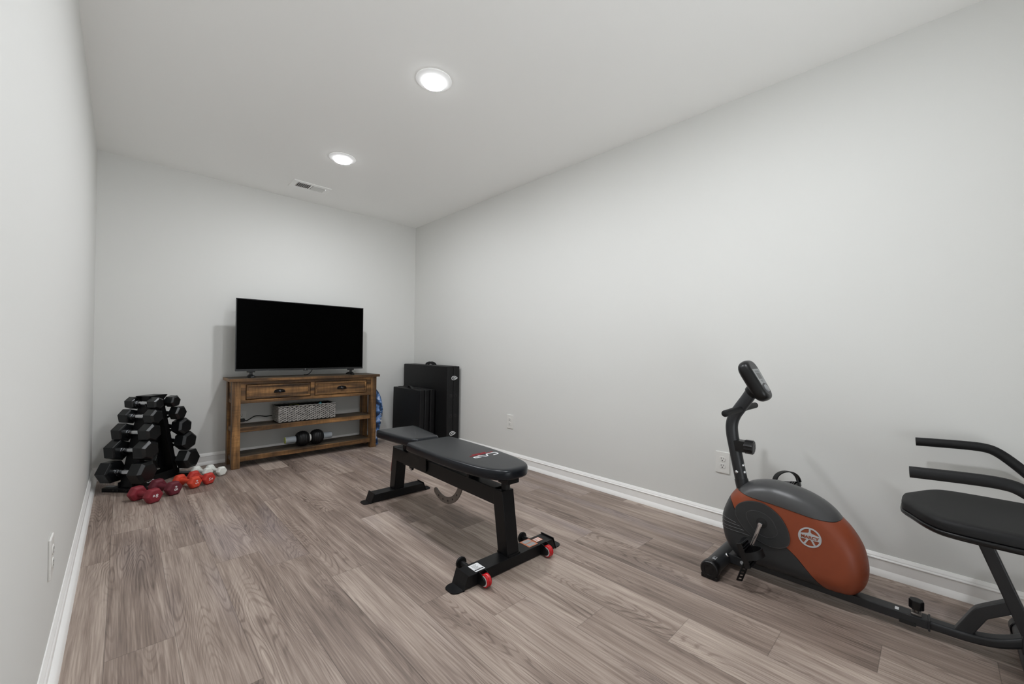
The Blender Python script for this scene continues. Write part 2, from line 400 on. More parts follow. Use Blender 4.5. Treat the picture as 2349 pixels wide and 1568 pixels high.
# ------------------------------------------------------------------ ceiling vent
def vent():
    x0, x1, y0, y1 = 1.0265, 1.335, 3.815, 4.0045
    cx, cy = (x0+x1)/2, (y0+y1)/2
    t = thing('ceiling_vent', 'white rectangular louvred air vent in the ceiling above the television', 'air vent', (cx, cy, ZC))
    hw, hd = (x1-x0)/2, (y1-y0)/2
    m = MB()
    ow, od = .112, .055      # opening half sizes
    prof = lambda s: None
    for (a, b, c, d) in ((-hw, hw, od, hd), (-hw, hw, -hd, -od), (-hw, -ow, -od, od), (ow, hw, -od, od), (-.006, .006, -od, od)):
        m.box(a, b, c, d, -.0085, -.0005, .003, 2)
    m.build('frame', M['vent_white'], t)
    MB().box(-ow, ow, -od, od, -.0012, -.0004).build('duct_opening', M['slot'], t)
    for k in range(20):
        x = (-ow+.006)+(2*ow-.012)*k/19
        if abs(x) < .008: continue
        s = 1 if x < 0 else -1
        ang = math.radians(48 if x < 0 else -36)
        mm = Matrix.Translation((x, 0, -.0045)) @ Matrix.Rotation(ang, 4, 'Y')
        MB().box(-.0006, .0006, -od, od, -.005, .005, mat=mm).build('louvre', M['vent_white'], t)
    MB().box(ow-.004, ow+.006, -.05, -.03, -.016, -.005, .002, 2).build('damper_lever', M['vent_white'], t)
vent()

# ------------------------------------------------------------------ outlets
def outlet_proto():
    """faces local -Y, centre at origin"""
    t = thing('wall_outlet', '', 'outlet')
    MB().prism(rrect(.077, .122, .004), (0, 0, 0), (1, 0, 0), (0, 0, 1), (0, -.0062, 0), .0026, 3).build('cover_plate', M['plate'], t, smooth=40)
    for z in (.0195, -.0195):
        pts = [(x, zz) for x, zz in arc((0, 0), .0172, 0, 2*PI, 40)[:-1]]
        pts = [(x, max(-.0142, min(.0142, zz))) for x, zz in pts]
        r = MB().prism(pts, (0, -.006, z), (1, 0, 0), (0, 0, 1), (0, -.0024, 0), .0008, 2).build('receptacle', M['plate'], t)
        s = MB()
        s.box(-.0075, -.0053, -.0088, -.008, z-.001, z+.0085).box(.0053, .0075, -.0088, -.008, z, z+.0078)
        s.cyl((0, -.0088, z-.0075), (0, -.008, z-.0075), .003, n=16)
        s.build('socket_slots', M['slot'], r)
    MB().cyl((0, -.0072, 0), (0, -.006, 0), .003, n=16, bev=.0005).build('screw', M['plate'], t)
    return t
po = outlet_proto()
for i, (loc, rz, lab) in enumerate((((XR, .8455, .371), PI*1.5, 'white duplex outlet on the right wall behind the exercise bike post'),
                                ((XR, 2.6355, .367), PI*1.5, 'small white duplex outlet on the right wall between the bench and the black mats'),
                                ((XL, 1.885, .353), PI*.5, 'white duplex outlet seen nearly edge-on on the left wall'),
                                ((.7655, YB, .372), 0, 'white duplex outlet on the back wall behind the wooden console, black cord plugged in'))):
    o = po if i == 0 else copy_tree(po)
    o.location = loc; o.rotation_euler = (0, 0, rz); o['label'] = lab; o['group'] = 'white wall outlets'

# ------------------------------------------------------------------ TV console
def console():
    org = (1.2515, 4.12, 0)
    t = thing('console_table', 'rustic brown wooden console table with two drawers under the television', 'console table', org)
    B = lambda: MB(org)
    fy, by = 3.988, 4.255
    xl, xr = .6415, 1.861
    slab = B()
    slab.box(.6226, 1.8811, 3.9675, 4.062, .7165, .7405, .003, 2).box(.6226, 1.8811, 4.0625, 4.168, .7165, .7405, .003, 2).box(.6226, 1.8811, 4.1685, 4.278, .7165, .7405, .003, 2)
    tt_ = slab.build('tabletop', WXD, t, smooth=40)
    B().box(.6222, 1.8815, 3.9640, 3.9678, .7163, .7400, .001, 1).build('front_edge', WX, tt_, smooth=40)
    for xa, xb in ((.6190, .6228), (1.8809, 1.8847)): B().box(xa, xb, 3.9640, 4.278, .7163, .7400, .001, 1).build('end_edge', WY, tt_, smooth=40)
    for x0 in (xl, xr-.0585):
        for y0 in (fy, by-.0585):
            B().box(x0, x0+.0585, y0, y0+.0585, 0, .7165, .003, 2).build('leg', WZ, t, smooth=40)
    # drawer case: face frame
    fr = B()
    a, b = xl+.0585, xr-.0585
    fr.box(a, b, fy+.006, fy+.026, .6885, .7165, .0015, 1).box(a, b, fy+.006, fy+.026, .5325, .5615, .0015, 1)
    fr.box(a, .7345, fy+.007, fy+.025, .5615, .6885).box(1.2355, 1.2695, fy+.007, fy+.025, .5615, .6885).box(1.7605, b, fy+.007, fy+.025, .5615, .6885)
    fr.build('face_frame', WX, t)
    B().box(a, b, by-.03, by-.012, .5325, .7165).build('back_panel', WX, t)
    B().box(a, b, fy+.03, by-.032, .536, .546).build('case_bottom', WX, t)
    for (x0, x1) in ((xl+.012, xl+.03), (xr-.03, xr-.012)):
        sp = B().box(x0, x1, fy+.0585, by-.0585, .535, .7165).build('side_panel', WY, t)
    for (x0, x1) in ((xl+.008, xl+.045), (xr-.045, xr-.008)):
        B().box(x0, x1, fy+.0585, by-.0585, .5325, .562, .0015, 1).build('side_rail', WY, t)
        for z0, z1 in ((.294, .331), (.055, .0915)):
            B().box(x0, x1, fy+.0585, by-.0585, z0, z1, .0015, 1).build('side_rail', WY, t)
    for z0, z1 in ((.294, .333), (.0545, .094)):
        sh = B()
        sh.box(xl+.0587, xr-.0587, fy+.016, fy+.058, z1-.022, z1-.0004)
        for k in range(3):
            y0 = fy+.0585+k*(by-.012-fy-.0585)/3; y1 = y0+(by-.012-fy-.0585)/3-.001
            sh.box(xl+.0585, xr-.0585, y0, y1, z1-.022, z1, .001, 1)
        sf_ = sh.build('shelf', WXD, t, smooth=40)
        B().box(xl+.0587, xr-.0587, fy+.010, fy+.030, z0, z1, .002, 1).build('front_rail', WX, sf_, smooth=40)
    for x0, x1, cx in ((.7390, 1.2310, .9845), (1.2740, 1.7560, 1.517)):
        d = B().box(x0, x1, fy+.009, fy+.027, .566, .6842, .001, 1).build('drawer', WX, t)
        z0, z1 = .566, .6842; w = .017
        mo = B()
        for (p, q, r, s) in ((x0, x1, z1-w, z1), (x0, x1, z0, z0+w), (x0, x0+w, z0+w, z1-w), (x1-w, x1, z0+w, z1-w)):
            mo.box(p, q, fy+.001, fy+.0095, r, s, .003, 2)
        mo.build('drawer_moulding', WX, d, smooth=40)
        bx = B().box(x0+.01, x1-.01, fy+.027, by-.04, .566, .66); bx.build('drawer_box', WY, d)
        # cup pull: half shell open below
        vs, fs = [], []
        nu, nv = 20, 10
        for i in range(nu+1):
            th = PI*i/nu
            for j in range(nv+1):
                ph = PI/2*j/nv
                vs.append((cx+.043*math.cos(th)*(.25+.75*math.sin(ph)) if False else cx+.043*math.cos(th)*math.sin(ph), fy+.009-.031*math.cos(ph)*math.sin(th)**.35 if th not in (0, PI) else fy+.009, .609+.032*math.sin(th)*math.sin(ph)))
        for i in range(nu):
            for j in range(nv):
                q = i*(nv+1)+j; fs.append((q, q+1, q+nv+2, q+nv+1))
        cp = B(); cp.add(vs, fs)
        cp.prism(round_poly([(-.046, 0), (.046, 0), (.040, .022), (.02, .030), (-.02, .030), (-.040, .022)], .006), (cx, fy+.009, .609), (1, 0, 0), (0, 0, 1), (0, -.003, 0))
        c = cp.build('cup_pull', M['pull'], d, smooth=60)
        md = c.modifiers.new('thick', 'SOLIDIFY'); md.thickness = .0015
    for x, z in ((.672, .60), (.671, .43), (.67, .26)):
        B().cyl((x, fy-.0006, z), (x, fy+.001, z), .0024, n=10).build('nail_head', M['slot'], t)
console()

# ------------------------------------------------------------------ television
def tv():
    org = (1.215, 4.10, .7405)
    t = thing('television', 'large black flat television switched off on the wooden console', 'television', org)
    B = lambda: MB(org)
    x0, x1, z0, z1, fy = .6738, 1.754, .7967, 1.4125, 4.086
    b = B()
    b.box(x0, x1, fy, fy+.018, z0, z1, .003, 2)
    b.box(x0+.12, x1-.12, fy+.018, fy+.052, z0+.02, z0+.36, .012, 3)
    b.build('housing', M['tv_frame'], t, smooth=40)
    f = B()
    f.box(x0, x1, fy-.003, fy, z1-.006, z1).box(x0, x0+.006, fy-.003, fy, z0, z1).box(x1-.006, x1, fy-.003, fy, z0, z1).box(x0, x1, fy-.0035, fy, z0, z0+.0165)
    f.build('bezel', M['tv_frame'], t)
    B().box(x0+.006, x1-.006, fy-.0012, fy, z0+.0165, z1-.006).build('screen', M['tv_screen'], t)
    B().box(1.196, 1.236, fy-.006, fy+.004, z0-.005, z0+.001, .001, 1).build('sensor_strip', M['black_plastic'], t)
    B().text('TV', .008, basis((1.216, fy-.0042, z0+.007), (1, 0, 0), (0, 0, 1), (0, -1, 0)), sx=1.3) if False else None
    B().box(1.2115, 1.2175, fy-.0048, fy-.0034, z0+.004, z0+.010).build('badge', M['grey_ink'], t)
    for x in (.788, 1.638):
        ft = B()
        ft.box(x-.028, x+.028, fy-.004, fy+.030, z0-.012, z0+.004, .003, 2)
        ft.box(x-.008, x+.012, fy+.002, fy+.024, .752, z0-.008, .003, 2)
        prof = round_poly([(-.068, 0), (.088, 0), (.088, .010), (.02, .026), (-.02, .026), (-.068, .010)], .004)
        ft.prism(prof, (x-.013, fy+.012, .7407), (0, 1, 0), (0, 0, 1), (.026, 0, 0), .003, 2)
        ft.prism(round_poly([(-.03, 0), (.03, 0), (.02, .020), (-.02, .020)], .003), (x+.004, fy+.0, .7407), (1, 0, 0), (0, 0, 1), (0, .024, 0), .002, 1)
        ft.build('stand_foot', M['black_plastic'], t, smooth=40)
    B().tube(smooth_open([(1.30, fy+.03, z0+.05), (1.285, fy+.035, z0-.004), (1.262, fy+.05, .7565), (1.25, fy+.1, .7445), (1.245, 4.22, .7445)], 6), .0035, 10).build('cable', M['cord'], t, smooth=60)
tv()

def power_cord():
    org = (.768, 4.30, .36)
    o = thing('power_cord', 'black power cord running from the back-wall outlet behind the grey woven basket', 'cord', org)
    MB(org).box(.750, .786, 4.279, 4.309, .338, .366, .005, 2).build('plug', M['cord'], o, smooth=40)
    MB(org).tube(smooth_open([(.786, 4.292, .349), (.80, 4.290, .345), (.83, 4.29, .362), (.86, 4.289, .378), (.90, 4.288, .377), (.95, 4.288, .368), (1.02, 4.288, .372), (1.1, 4.288, .37)], 6), .0042, 10).build('cable', M['cord'], o, smooth=60)
power_cord()

# ------------------------------------------------------------------ basket on the upper shelf
def basket():
    org = (1.2275, 4.125, .333)
    t = thing('storage_basket', 'grey woven rectangular basket on the upper shelf of the console', 'basket', org)
    hx, hy, H = .243, .106, .145
    MB().box(-hx+.004, hx-.004, -hy+.004, -hy+.009, .004, H-.002).box(-hx+.004, hx-.004, hy-.009, hy-.004, .004, H-.002).box(-hx+.004, -hx+.009, -hy+.004, hy-.004, .004, H-.002).box(hx-.009, hx-.004, -hy+.004, hy-.004, .004, H-.002).box(-hx+.004, hx-.004, -hy+.004, hy-.004, .002, .008).build('liner', M['basket_in'], t)
    rnd = random.Random(3)
    def strand(m, c, u, n, ln, h, d):
        """lens-shaped strand: centre, along u, outward n"""
        c, u, n = Vector(c), Vector(u), Vector(n); z = Vector((0, 0, 1))
        vs, fs = [], []; K, Q = 6, 6
        for i in range(K+1):
            s = -1+2*i/K; r = (1-s*s)**.5 if abs(s) < 1 else 0
            r = max(r, .35)
            for j in range(Q):
                a = 2*PI*j/Q
                vs.append(c+u*(s*ln/2)+n*(d*r*math.cos(a)-.003*s*s*2)+z*(h/2*r*math.sin(a)+s*.0022))
        for i in range(K):
            for j in range(Q): fs.append((i*Q+j, i*Q+(j+1) % Q, (i+1)*Q+(j+1) % Q, (i+1)*Q+j))
        m.add(vs, fs)
    def face(name, cx, cy, u, n, W):
        m = MB(); rows = 13; pitch = .036
        for r in range(rows):
            z = .008+(H-.018)*(r+.5)/rows
            off = pitch/2*(r % 2)
            k = -W/2-pitch/2+off
            while k < W/2+pitch/2:
                ln = pitch*1.02; c0 = max(-W/2, k-ln/2); c1 = min(W/2, k+ln/2)
                if c1-c0 > .012:
                    cc = (c0+c1)/2
                    strand(m, (cx+u[0]*cc, cy+u[1]*cc, z+rnd.uniform(-.0012, .0012)), u, n, (c1-c0)*rnd.uniform(.92, 1.08), .0125*rnd.uniform(.8, 1.15), .0040*rnd.uniform(.8, 1.25))
                k += pitch
        m.build(name, M['basket'], t, smooth=60)
    face('woven_side', 0, -hy+.002, (1, 0, 0), (0, -1, 0), 2*hx)
    face('woven_side', 0, hy-.002, (1, 0, 0), (0, 1, 0), 2*hx)
    face('woven_side', -hx+.002, 0, (0, 1, 0), (-1, 0, 0), 2*hy)
    face('woven_side', hx-.002, 0, (0, 1, 0), (1, 0, 0), 2*hy)
    rim = MB()
    loop = [(x, y) for x, y in round_poly([(-hx, -hy), (hx, -hy), (hx, hy), (-hx, hy)], .012)]
    pts = []
    for i in range(len(loop)):
        a, b = Vector(loop[i]), Vector(loop[(i+1) % len(loop)])
        n = max(1, int((b-a).length/.008))
        for k in range(n):
            q = a+(b-a)*k/n; pts.append((q.x, q.y, H-.002+.0018*math.sin(len(pts)*1.3)))
    pts.append(pts[0])
    rim.tube(pts, .0042, 8, cap=False)
    rim.build('rim', M['basket'], t, smooth=60)
    b = MB((0, 0, 0)); b.prism([(-.018, 0), (.018, 0), (.016, .052), (.012, .062), (-.006, .050)], (0, 0, 0), (1, 0, 0), (0, .15, 1), (0, .012, 0), .003, 2)
    tag(b.build('exercise_band', M['teal'], loc=(1.345, 4.075, .43)), 'teal rubber band tip poking up at the right inside the woven basket', 'exercise band')
    s = MB(); s.sweep(smooth_open([(-.06, .03, -.03), (-.03, .01, .02), (.01, -.01, .034), (.05, -.03, .012), (.07, -.035, -.035)], 6), rrect(.014, .003, .001, 2))
    tag(s.build('exercise_strap', M['olive'], loc=(1.125, 4.105, .452)), 'olive green strap lying inside the woven basket', 'exercise strap')
    bd = MB(); 
    bd.sweep(smooth_open([(-.18, 0, -.06), (-.12, .03, .012), (-.02, .04, .02), (.08, .03, .012), (.16, .01, -.05)], 6), rrect(.09, .03, .012, 3))
    tag(bd.build('folded_towel', M['webbing'], loc=(1.22, 4.13, .412)), 'dark folded cloth filling the woven basket', 'towel')
basket()

# ------------------------------------------------------------------ massage roller on the lower shelf
def roller():
    org = (1.26, 4.085, .094)
    t = thing('massage_roller', 'grey massage stick with two black ridged balls on the lower shelf of the console', 'massage roller', org)
    rz = .069; zc = rz+.0005
    ax = (1, 0, 0)
    MB().cyl((-.205, 0, zc), (.195, 0, zc), .0295, n=32, bev=.002).build('tube', M['roller_grey'], t, smooth=40)
    e = MB(); e.lathe([(.0, -.0005), (.0185, -.0005), (.0185, .0035), (.028, .0035), (.0285, .001), (.0285, -.004)], (-.2035, 0, zc), (-1, 0, 0), 32, cap=False)
    e.build('end_ring', M['lime'], t, smooth=40)
    MB().cyl((-.2045, 0, zc), (-.2042, 0, zc), .018, n=24).build('end_hole', M['slot'], t)
    MB().cyl((-.006, 0, zc), (.008, 0, zc), .033, n=32, bev=.002).build('spacer', M['plate'], t, smooth=40)
    for cx in (-.062, .062):
        prof = []
        n = 60
        for i in range(n+1):
            a = PI*i/n; x = -math.cos(a)*.058
            r = rz*(math.sin(a)**.62)
            if r < .0296: r = .0296
            g = .0016*(1 if (i//3) % 2 else 0) if .15 < i/n < .85 else 0
            prof.append((r-g, x))
        MB().lathe(prof, (cx, 0, zc), ax, 48, cap=False).build('massage_ball', M['black_rubber'], t, smooth=50)
roller()

# ------------------------------------------------------------------ patterned bag beside the console
def bag():
    m = bpy.data.materials.new('blue_tie_dye'); m.use_nodes = True; nt = m.node_tree; p = nt.nodes['Principled BSDF']
    tc = nt.nodes.new('ShaderNodeTexCoord'); mp = nt.nodes.new('ShaderNodeMapping'); mp.inputs['Scale'].default_value = (9, 5, 13); mp.inputs['Rotation'].default_value = (.5, .4, 0)
    n = nt.nodes.new('ShaderNodeTexNoise'); n.inputs['Scale'].default_value = 1.0; n.inputs['Detail'].default_value = 3; n.inputs['Distortion'].default_value = 1.2
    r = nt.nodes.new('ShaderNodeValToRGB'); e = r.color_ramp.elements
    e[0].position = .36; e[0].color = srgb(20, 36, 66); e[1].position = .66; e[1].color = srgb(206, 220, 244)
    e.new(.47).color = srgb(40, 78, 124); e.new(.57).color = srgb(112, 150, 208)
    nt.links.new(tc.outputs['Object'], mp.inputs[0]); nt.links.new(mp.outputs[0], n.inputs['Vector']); nt.links.new(n.outputs['Fac'], r.inputs['Fac']); nt.links.new(r.outputs[0], p.inputs['Base Color'])
    p.inputs['Roughness'].default_value = .65
    org = (1.9, 4.14, 0)
    t = thing('yoga_bag', 'blue tie-dye patterned bag with white piping standing at the right end of the console', 'yoga bag', org)
    # height profile: z -> outer x (bulge away from the console), half depth in y
    prof = [(0.004, 1.937, .078), (.03, 1.930, .085), (.08, 1.922, .09), (.13, 1.934, .092), (.2, 1.956, .094), (.28, 1.975, .095), (.36, 1.984, .095), (.43, 1.978, .092), (.5, 1.957, .085), (.55, 1.934, .072), (.585, 1.908, .05), (.6, 1.893, .03)]
    yc = 4.135; xi = 1.868
    vs, fs = [], []; K = 20
    for z, xo, hd in prof:
        for k in range(K):
            a = 2*PI*k/K
            cx = (xi+xo)/2; rx = (xo-xi)/2
            s = 1 if math.cos(a) >= 0 else -1
            vs.append((cx+rx*s*abs(math.cos(a))**.8, yc+hd*(1 if math.sin(a) >= 0 else -1)*abs(math.sin(a))**.9, z))
    for i in range(len(prof)-1):
        for k in range(K): fs.append((i*K+k, i*K+(k+1) % K, (i+1)*K+(k+1) % K, (i+1)*K+k))
    fs.append(tuple(range(K))[::-1]); fs.append(tuple((len(prof)-1)*K+k for k in range(K)))
    MB(org).add(vs, fs).build('bag_body', m, t, smooth=70)
    pp = smooth_open([(xo-.003, yc-.036, z) for z, xo, hd in prof], 4)
    MB(org).tube(pp, .0078, 8).build('piping', M['white_ink'], t, smooth=60)
    MB(org).cyl((1.884, yc, .598), (1.884, yc, .612), .011, .008, n=16).box(1.872, 1.897, yc-.008, yc+.008, .612, .634, .003, 2).build('toggle', M['black_plastic'], t, smooth=40)
    # lettering reads up the front of the bulge
    tx = MB(org)
    nrm = Vector((.5, -.86, .08)).normalized(); up = Vector((.12, 0, 1)); up = (up-nrm*up.dot(nrm)).normalized(); side = up.cross(nrm).normalized()
    tx.text('GAIAM', .034, basis(V(1.938, yc-.0925, .30)+nrm*.0015, up, -side, nrm), .002, spacing=1.35)
    tx.build('lettering', M['white_ink'], t)
bag()

# ------------------------------------------------------------------ folding mats in the corner
def leaf(m, o, ux, uz, n, w, h):
    """white leaf-shaped badge outline with a curl inside"""
    ux, uz, n = Vector(ux), Vector(uz), Vector(n)
    outl = smooth_closed([(-.5, 0), (-.38, .38), (-.05, .5), (.25, .36), (.5, .02), (.22, -.28), (-.08, -.46), (-.40, -.40)], 5)
    P = [Vector(o)+ux*(a*w)+uz*(b*h)+n*.0005 for a, b in outl]
    m.tube(P+[P[0]], .0028, 6, up=n, cap=False)
    for cv in ([(-.3, -.25), (-.1, .12), (.2, .1), (.34, .05)], [(-.3, .2), (-.16, -.02), (.08, -.2), (.3, -.05)], [(-.16, .3), (.02, .22), (.16, .16)]):
        m.tube(smooth_open([Vector(o)+ux*(a*w)+uz*(b*h)+n*.0005 for a, b in cv], 4), .0020, 6, up=n)
def mats():
    org = (2.377, 3.8, 0)
    t = thing('folding_mat', 'tall black folded exercise mat with white leaf badges standing against the right wall', 'exercise mat', org)
    B = lambda: MB(org)
    y0, y1 = 3.372, 4.245
    for x0, x1 in ((2.302, 2.376), (2.3775, 2.4515)):
        B().box(x0, x1, y0, y1, .001, .8345, .010, 4).build('mat_panel', M['mat_black'], t, smooth=60)
    for dx in (2.366, 2.394):
        P = smooth_open([(dx, 3.72, .832), (dx, 3.745, .849), (dx, 3.80, .859), (dx, 3.855, .849), (dx, 3.88, .832)], 6)
        hd = B(); hd.sweep(P, rrect(.022, .006, .002, 2), up=(1, 0, 0))
        hd.build('carry_handle', M['webbing'], t, smooth=50)
    for x, z in ((2.3875, .7145), (2.372, .162)):
        bg = B(); leaf(bg, (x, y0-.0015, z), (1, 0, 0), (0, 0, 1), (0, -1, 0), .068, .037)
        bg.build('leaf_badge', M['white_ink'], t)
    for x, z in ((2.349, .537), (2.404, .5375), (2.345, .338), (2.4, .3395)):
        gr = B(); gr.lathe([(.017, 0), (.020, .0015), (.017, .003), (.011, .003), (.009, .0005)], (x, y0-.0003, z), (0, -1, 0), 24, cap=False)
        gr.build('air_vent_ring', M['webbing'], t, smooth=50)
    for x, z in ((2.351, .537), (2.406, .5375), (2.347, .338), (2.402, .3395)):
        B().cyl((x, y0-.004, z), (x, y0-.0003, z), .0085, n=16).build('strap_end', M['slot'], t)
    B().box(2.42, 2.45, 3.374, 3.39, .8335, .8352, .0005, 1).build('care_label', M['white_ink'], t)
    org2 = (2.2, 3.85, 0)
    s = thing('exercise_mat', 'smaller black trifold mat leaning on the tall black mat in the corner', 'exercise mat', org2)
    lean = Matrix.Translation((2.285, 0, 0)) @ Matrix.Rotation(math.radians(.9), 4, 'Y') @ Matrix.Translation((-2.285, 0, 0))
    B2 = lambda: MB(org2)
    for k, (x0, x1, ya) in enumerate(((2.122, 2.172, 3.585), (2.1735, 2.223, 3.578), (2.229, 2.279, 3.565))):
        B2().box(x0, x1, ya, 4.155, .003, .586+.003*k, .008, 3, mat=lean).build('mat_panel', M['mat_black'], s, smooth=60)
    cy = 3.84
    MB(org2).sweep(smooth_open([(2.132, cy-.09, .5935), (2.15, cy-.05, .604), (2.16, cy, .614), (2.175, cy+.05, .606), (2.19, cy+.09, .594)], 6), rrect(.024, .004, .0015, 2)).build('carry_handle', M['webbing'], s, smooth=50)
mats()

# ------------------------------------------------------------------ weight bench
def bench():
    O = (1.305, 1.387, 0)
    ang = -math.atan2(.0300, 1)      # local Y runs along the bench
    t = thing('weight_bench', 'black adjustable weight bench with padded seat in the middle of the floor', 'weight bench', O, ang)
    K = M['steel_black']
    def base(name, y0, y1, xl, xr, h, tip):
        m = MB()
        yc0, yc1 = y0, y1
        # trapezoid beam: ends slope outward to the floor
        m.prism([(xl, .004), (xr, .004), (xr-.022, h), (xl+.022, h)], (0, y0, 0), (1, 0, 0), (0, 0, 1), (0, y1-y0, 0), .003, 2)
        b = m.build(name, K, t, smooth=40)
        for s, xe in ((-1, xl), (1, xr)):
            f = MB()
            e = [(0, y0+.001), (tip*.6, y0+.001), (tip, y0+.016), (tip, y1-.016), (tip*.6, y1-.001), (0, y1-.001)]
            f.prism(round_poly(e, [0, .012, .01, .01, .012, 0]), (xe, 0, .0005), (s, 0, 0), (0, 1, 0), (0, 0, .004))
            f.prism([(0, .0005), (.004, .0005), (-.018, h+.007), (-.022, h+.007)], (xe, y0-.002, 0), (s, 0, 0), (0, 0, 1), (0, y1-y0+.004, 0))
            f.build('foot_plate', K, b, smooth=40)
        return b
    nb = base('front_base', -.042, .042, -.2835, .2765, .053, .05)
    fb = base('rear_base', 1.142, 1.226, -.181, .213, .053, .047)
    def box_post(name, pts, hw, x=0):
        m = MB(); m.prism(pts, (x-hw, 0, 0), (0, 1, 0), (0, 0, 1), (2*hw, 0, 0), .0035, 2); return m.build(name, K, t, smooth=40)
    box_post('front_post', [(-.030, .053), (.041, .053), (.0825, .300), (.0825, .3405), (.0135, .3405), (.0135, .332)], .0355)
    box_post('rear_post', [(1.150, .053), (1.221, .053), (1.178, .342), (1.108, .342)], .0355, .014)
    box_post('main_beam', [(.06, .262), (1.135, .2595), (1.150, .3405), (.05, .3405)], .0345, .004)
    sd = MB(); sd.prism(round_poly([(.70, .274), (.90, .268), (.985, .262), (.985, .300), (.90, .372), (.705, .362)], [.012, .01, .006, .006, .01, .008]), (-.043, 0, 0), (0, 1, 0), (0, 0, 1), (.006, 0, 0), .001, 1)
    sd.prism(round_poly([(.70, .274), (.90, .268), (.985, .262), (.985, .300), (.90, .372), (.705, .362)], [.012, .01, .006, .006, .01, .008]), (.040, 0, 0), (0, 1, 0), (0, 0, 1), (.006, 0, 0), .001, 1)
    sd.build('hinge_plate', K, t, smooth=30)
    MB().prism(round_poly([(.775, .336), (.862, .344), (.872, .366), (.78, .358)], .005), (-.0434, 0, 0), (0, 1, 0), (0, 0, 1), (.0006, 0, 0)).build('plate_slot', M['slot'], t)
    wl = MB(); wl.box(-.037, .037, -.036, -.031, .053, .060).box(-.037, -.033, -.036, .046, .053, .058).box(.033, .037, -.036, .046, .053, .058)
    wl.build('weld_collar', K, t)
    MB().cyl((.003, .035, .3395), (.003, .035, .378), .021, n=24, bev=.003).build('rubber_stop', M['black_rubber'], t, smooth=40)
    # under-seat rail, spacers
    sf = MB(); sf.box(-.020, .020, -.015, .66, .379, .411, .003, 2).box(-.036, .036, -.024, .045, .379, .411, .003, 2).box(-.036, .036, .28, .30, .3405, .411, .001, 1).box(-.05, .05, .62, .68, .385, .411, .002, 1)
    sf.build('seat_rail', K, t, smooth=40)
    hr = MB(); hr.box(-.018, .022, .90, 1.10, .380, .414, .003, 2).box(-.014, .018, .95, 1.05, .3405, .384, .002, 1)
    hr.cyl((-.03, .985, .365), (.034, .985, .365), .010, n=16)
    hr.build('head_rail', K, t, smooth=40)
    def pad(name, outline, z0, z1, crown=.004):
        N = len(outline); rings = []
        cx = sum(p[0] for p in outline)/N; cy = sum(p[1] for p in outline)/N
        def ring(inset, z):
            out = []
            for i in range(N):
                p = Vector(outline[i]); d = (Vector(outline[(i+1) % N])-Vector(outline[i-1])).normalized()
                nrm = Vector((-d.y, d.x))
                q = p+nrm*inset
                out.append((q.x, q.y, z))
            return out
        a2 = sum(outline[i][0]*outline[(i+1) % N][1]-outline[(i+1) % N][0]*outline[i][1] for i in range(N))
        pts = outline if a2 > 0 else outline[::-1]
        outline[:] = pts
        H = z1-z0
        steps = [(.010, z0), (.003, z0+.004), (0, z0+.012), (0, z1-.016), (.0015, z1-.010), (.005, z1-.0055), (.010, z1-.003), (.018, z1-.0015), (.03, z1-.0008)]
        vs, fs = [], []
        for ins, z in steps: vs += ring(ins, z)
        for r in range(len(steps)-1):
            for i in range(N): fs.append((r*N+i, r*N+(i+1) % N, (r+1)*N+(i+1) % N, (r+1)*N+i))
        last = (len(steps)-1)*N
        c = len(vs)
        for k in (.66, .33):
            base_ = len(vs)
            for i in range(N):
                q = vs[last+i]; vs.append((cx+(q[0]-cx)*k, cy+(q[1]-cy)*k, z1+crown*(1-k)*.25))
            prev = last if k == .66 else base_-N
            for i in range(N): fs.append((prev+i, prev+(i+1) % N, base_+(i+1) % N, base_+i))
        vs.append((cx, cy, z1+crown*.25)); top = len(vs)-1
        for i in range(N): fs.append((base_+i, base_+(i+1) % N, top))
        fs.append(tuple(range(N))[::-1])
        return MB().add(vs, fs).build(name, M['vinyl'], t, smooth=60)
    seat = [(0, -.058), (.052, -.052), (.092, -.022), (.118, .03), (.135, .10), (.148, .2), (.157, .33), (.158, .45), (.156, .6), (.153, .715)]
    seat = seat+[(.146, .742), (.12, .752), (0, .754)]
    full = seat+[(-x, y) for x, y in reversed(seat[1:-1])]
    full = smooth_closed(full, 4)
    sp = pad('seat_pad', full, .410, .460)
    head = [(0, .757), (.06, .760), (.086, .778), (.098, .815), (.113, .92), (.130, 1.05), (.141, 1.14), (.139, 1.172), (.12, 1.190), (0, 1.192)]
    hf = smooth_closed(head+[(-x, y) for x, y in reversed(head[1:-1])], 4)
    pad('head_pad', hf, .413, .466)
    # logo on the seat: reads from the far end
    lg = MB(); Zt = .4611
    xu, yu = (-1, 0, 0), (0, -1, 0)
    def stroke(m, pts, w, z):
        m.sweep([(a, b, z) for a, b in pts], [(-w/2, -.0008), (w/2, -.0008), (w/2, .0008), (-w/2, .0008)])
    y0, y1 = .236, .199
    # C
    stroke(lg, [(.045, y0), (.085, y0), (.097, y0-.006), (.099, y0-.018), (.096, y1+.006), (.085, y1), (.060, y1)], .0072, Zt)
    # A (no bar)
    stroke(lg, [(.040, y0-.002), (.024, y1+.002), (.012, y1+.002), (-.012, y0-.002)], .0072, Zt)
    # P
    stroke(lg, [(-.012, y0-.002), (-.012, y0-.012), (-.040, y0-.012), (-.050, y0-.017), (-.050, y1+.010), (-.040, y1+.004), (-.016, y1+.004)], .0072, Zt)
    lg.build('logo_letters', M['white_ink'], sp)
    rl = MB()
    stroke(rl, [(.098, .253), (.02, .247), (-.055, .247)], .0028, Zt)
    stroke(rl, [(.060, .270), (-.03, .266)], .0018, Zt)
    rl.text('BARBELL', .016, basis((.012, .257, Zt), xu, yu, (0, 0, 1)), .0006, spacing=1.5)
    rl.build('logo_lines', M['red_ink'], sp)
    # ladder hook
    hk = MB(); cz, cy, Ro, Ri = .3155, .552, .184, .148
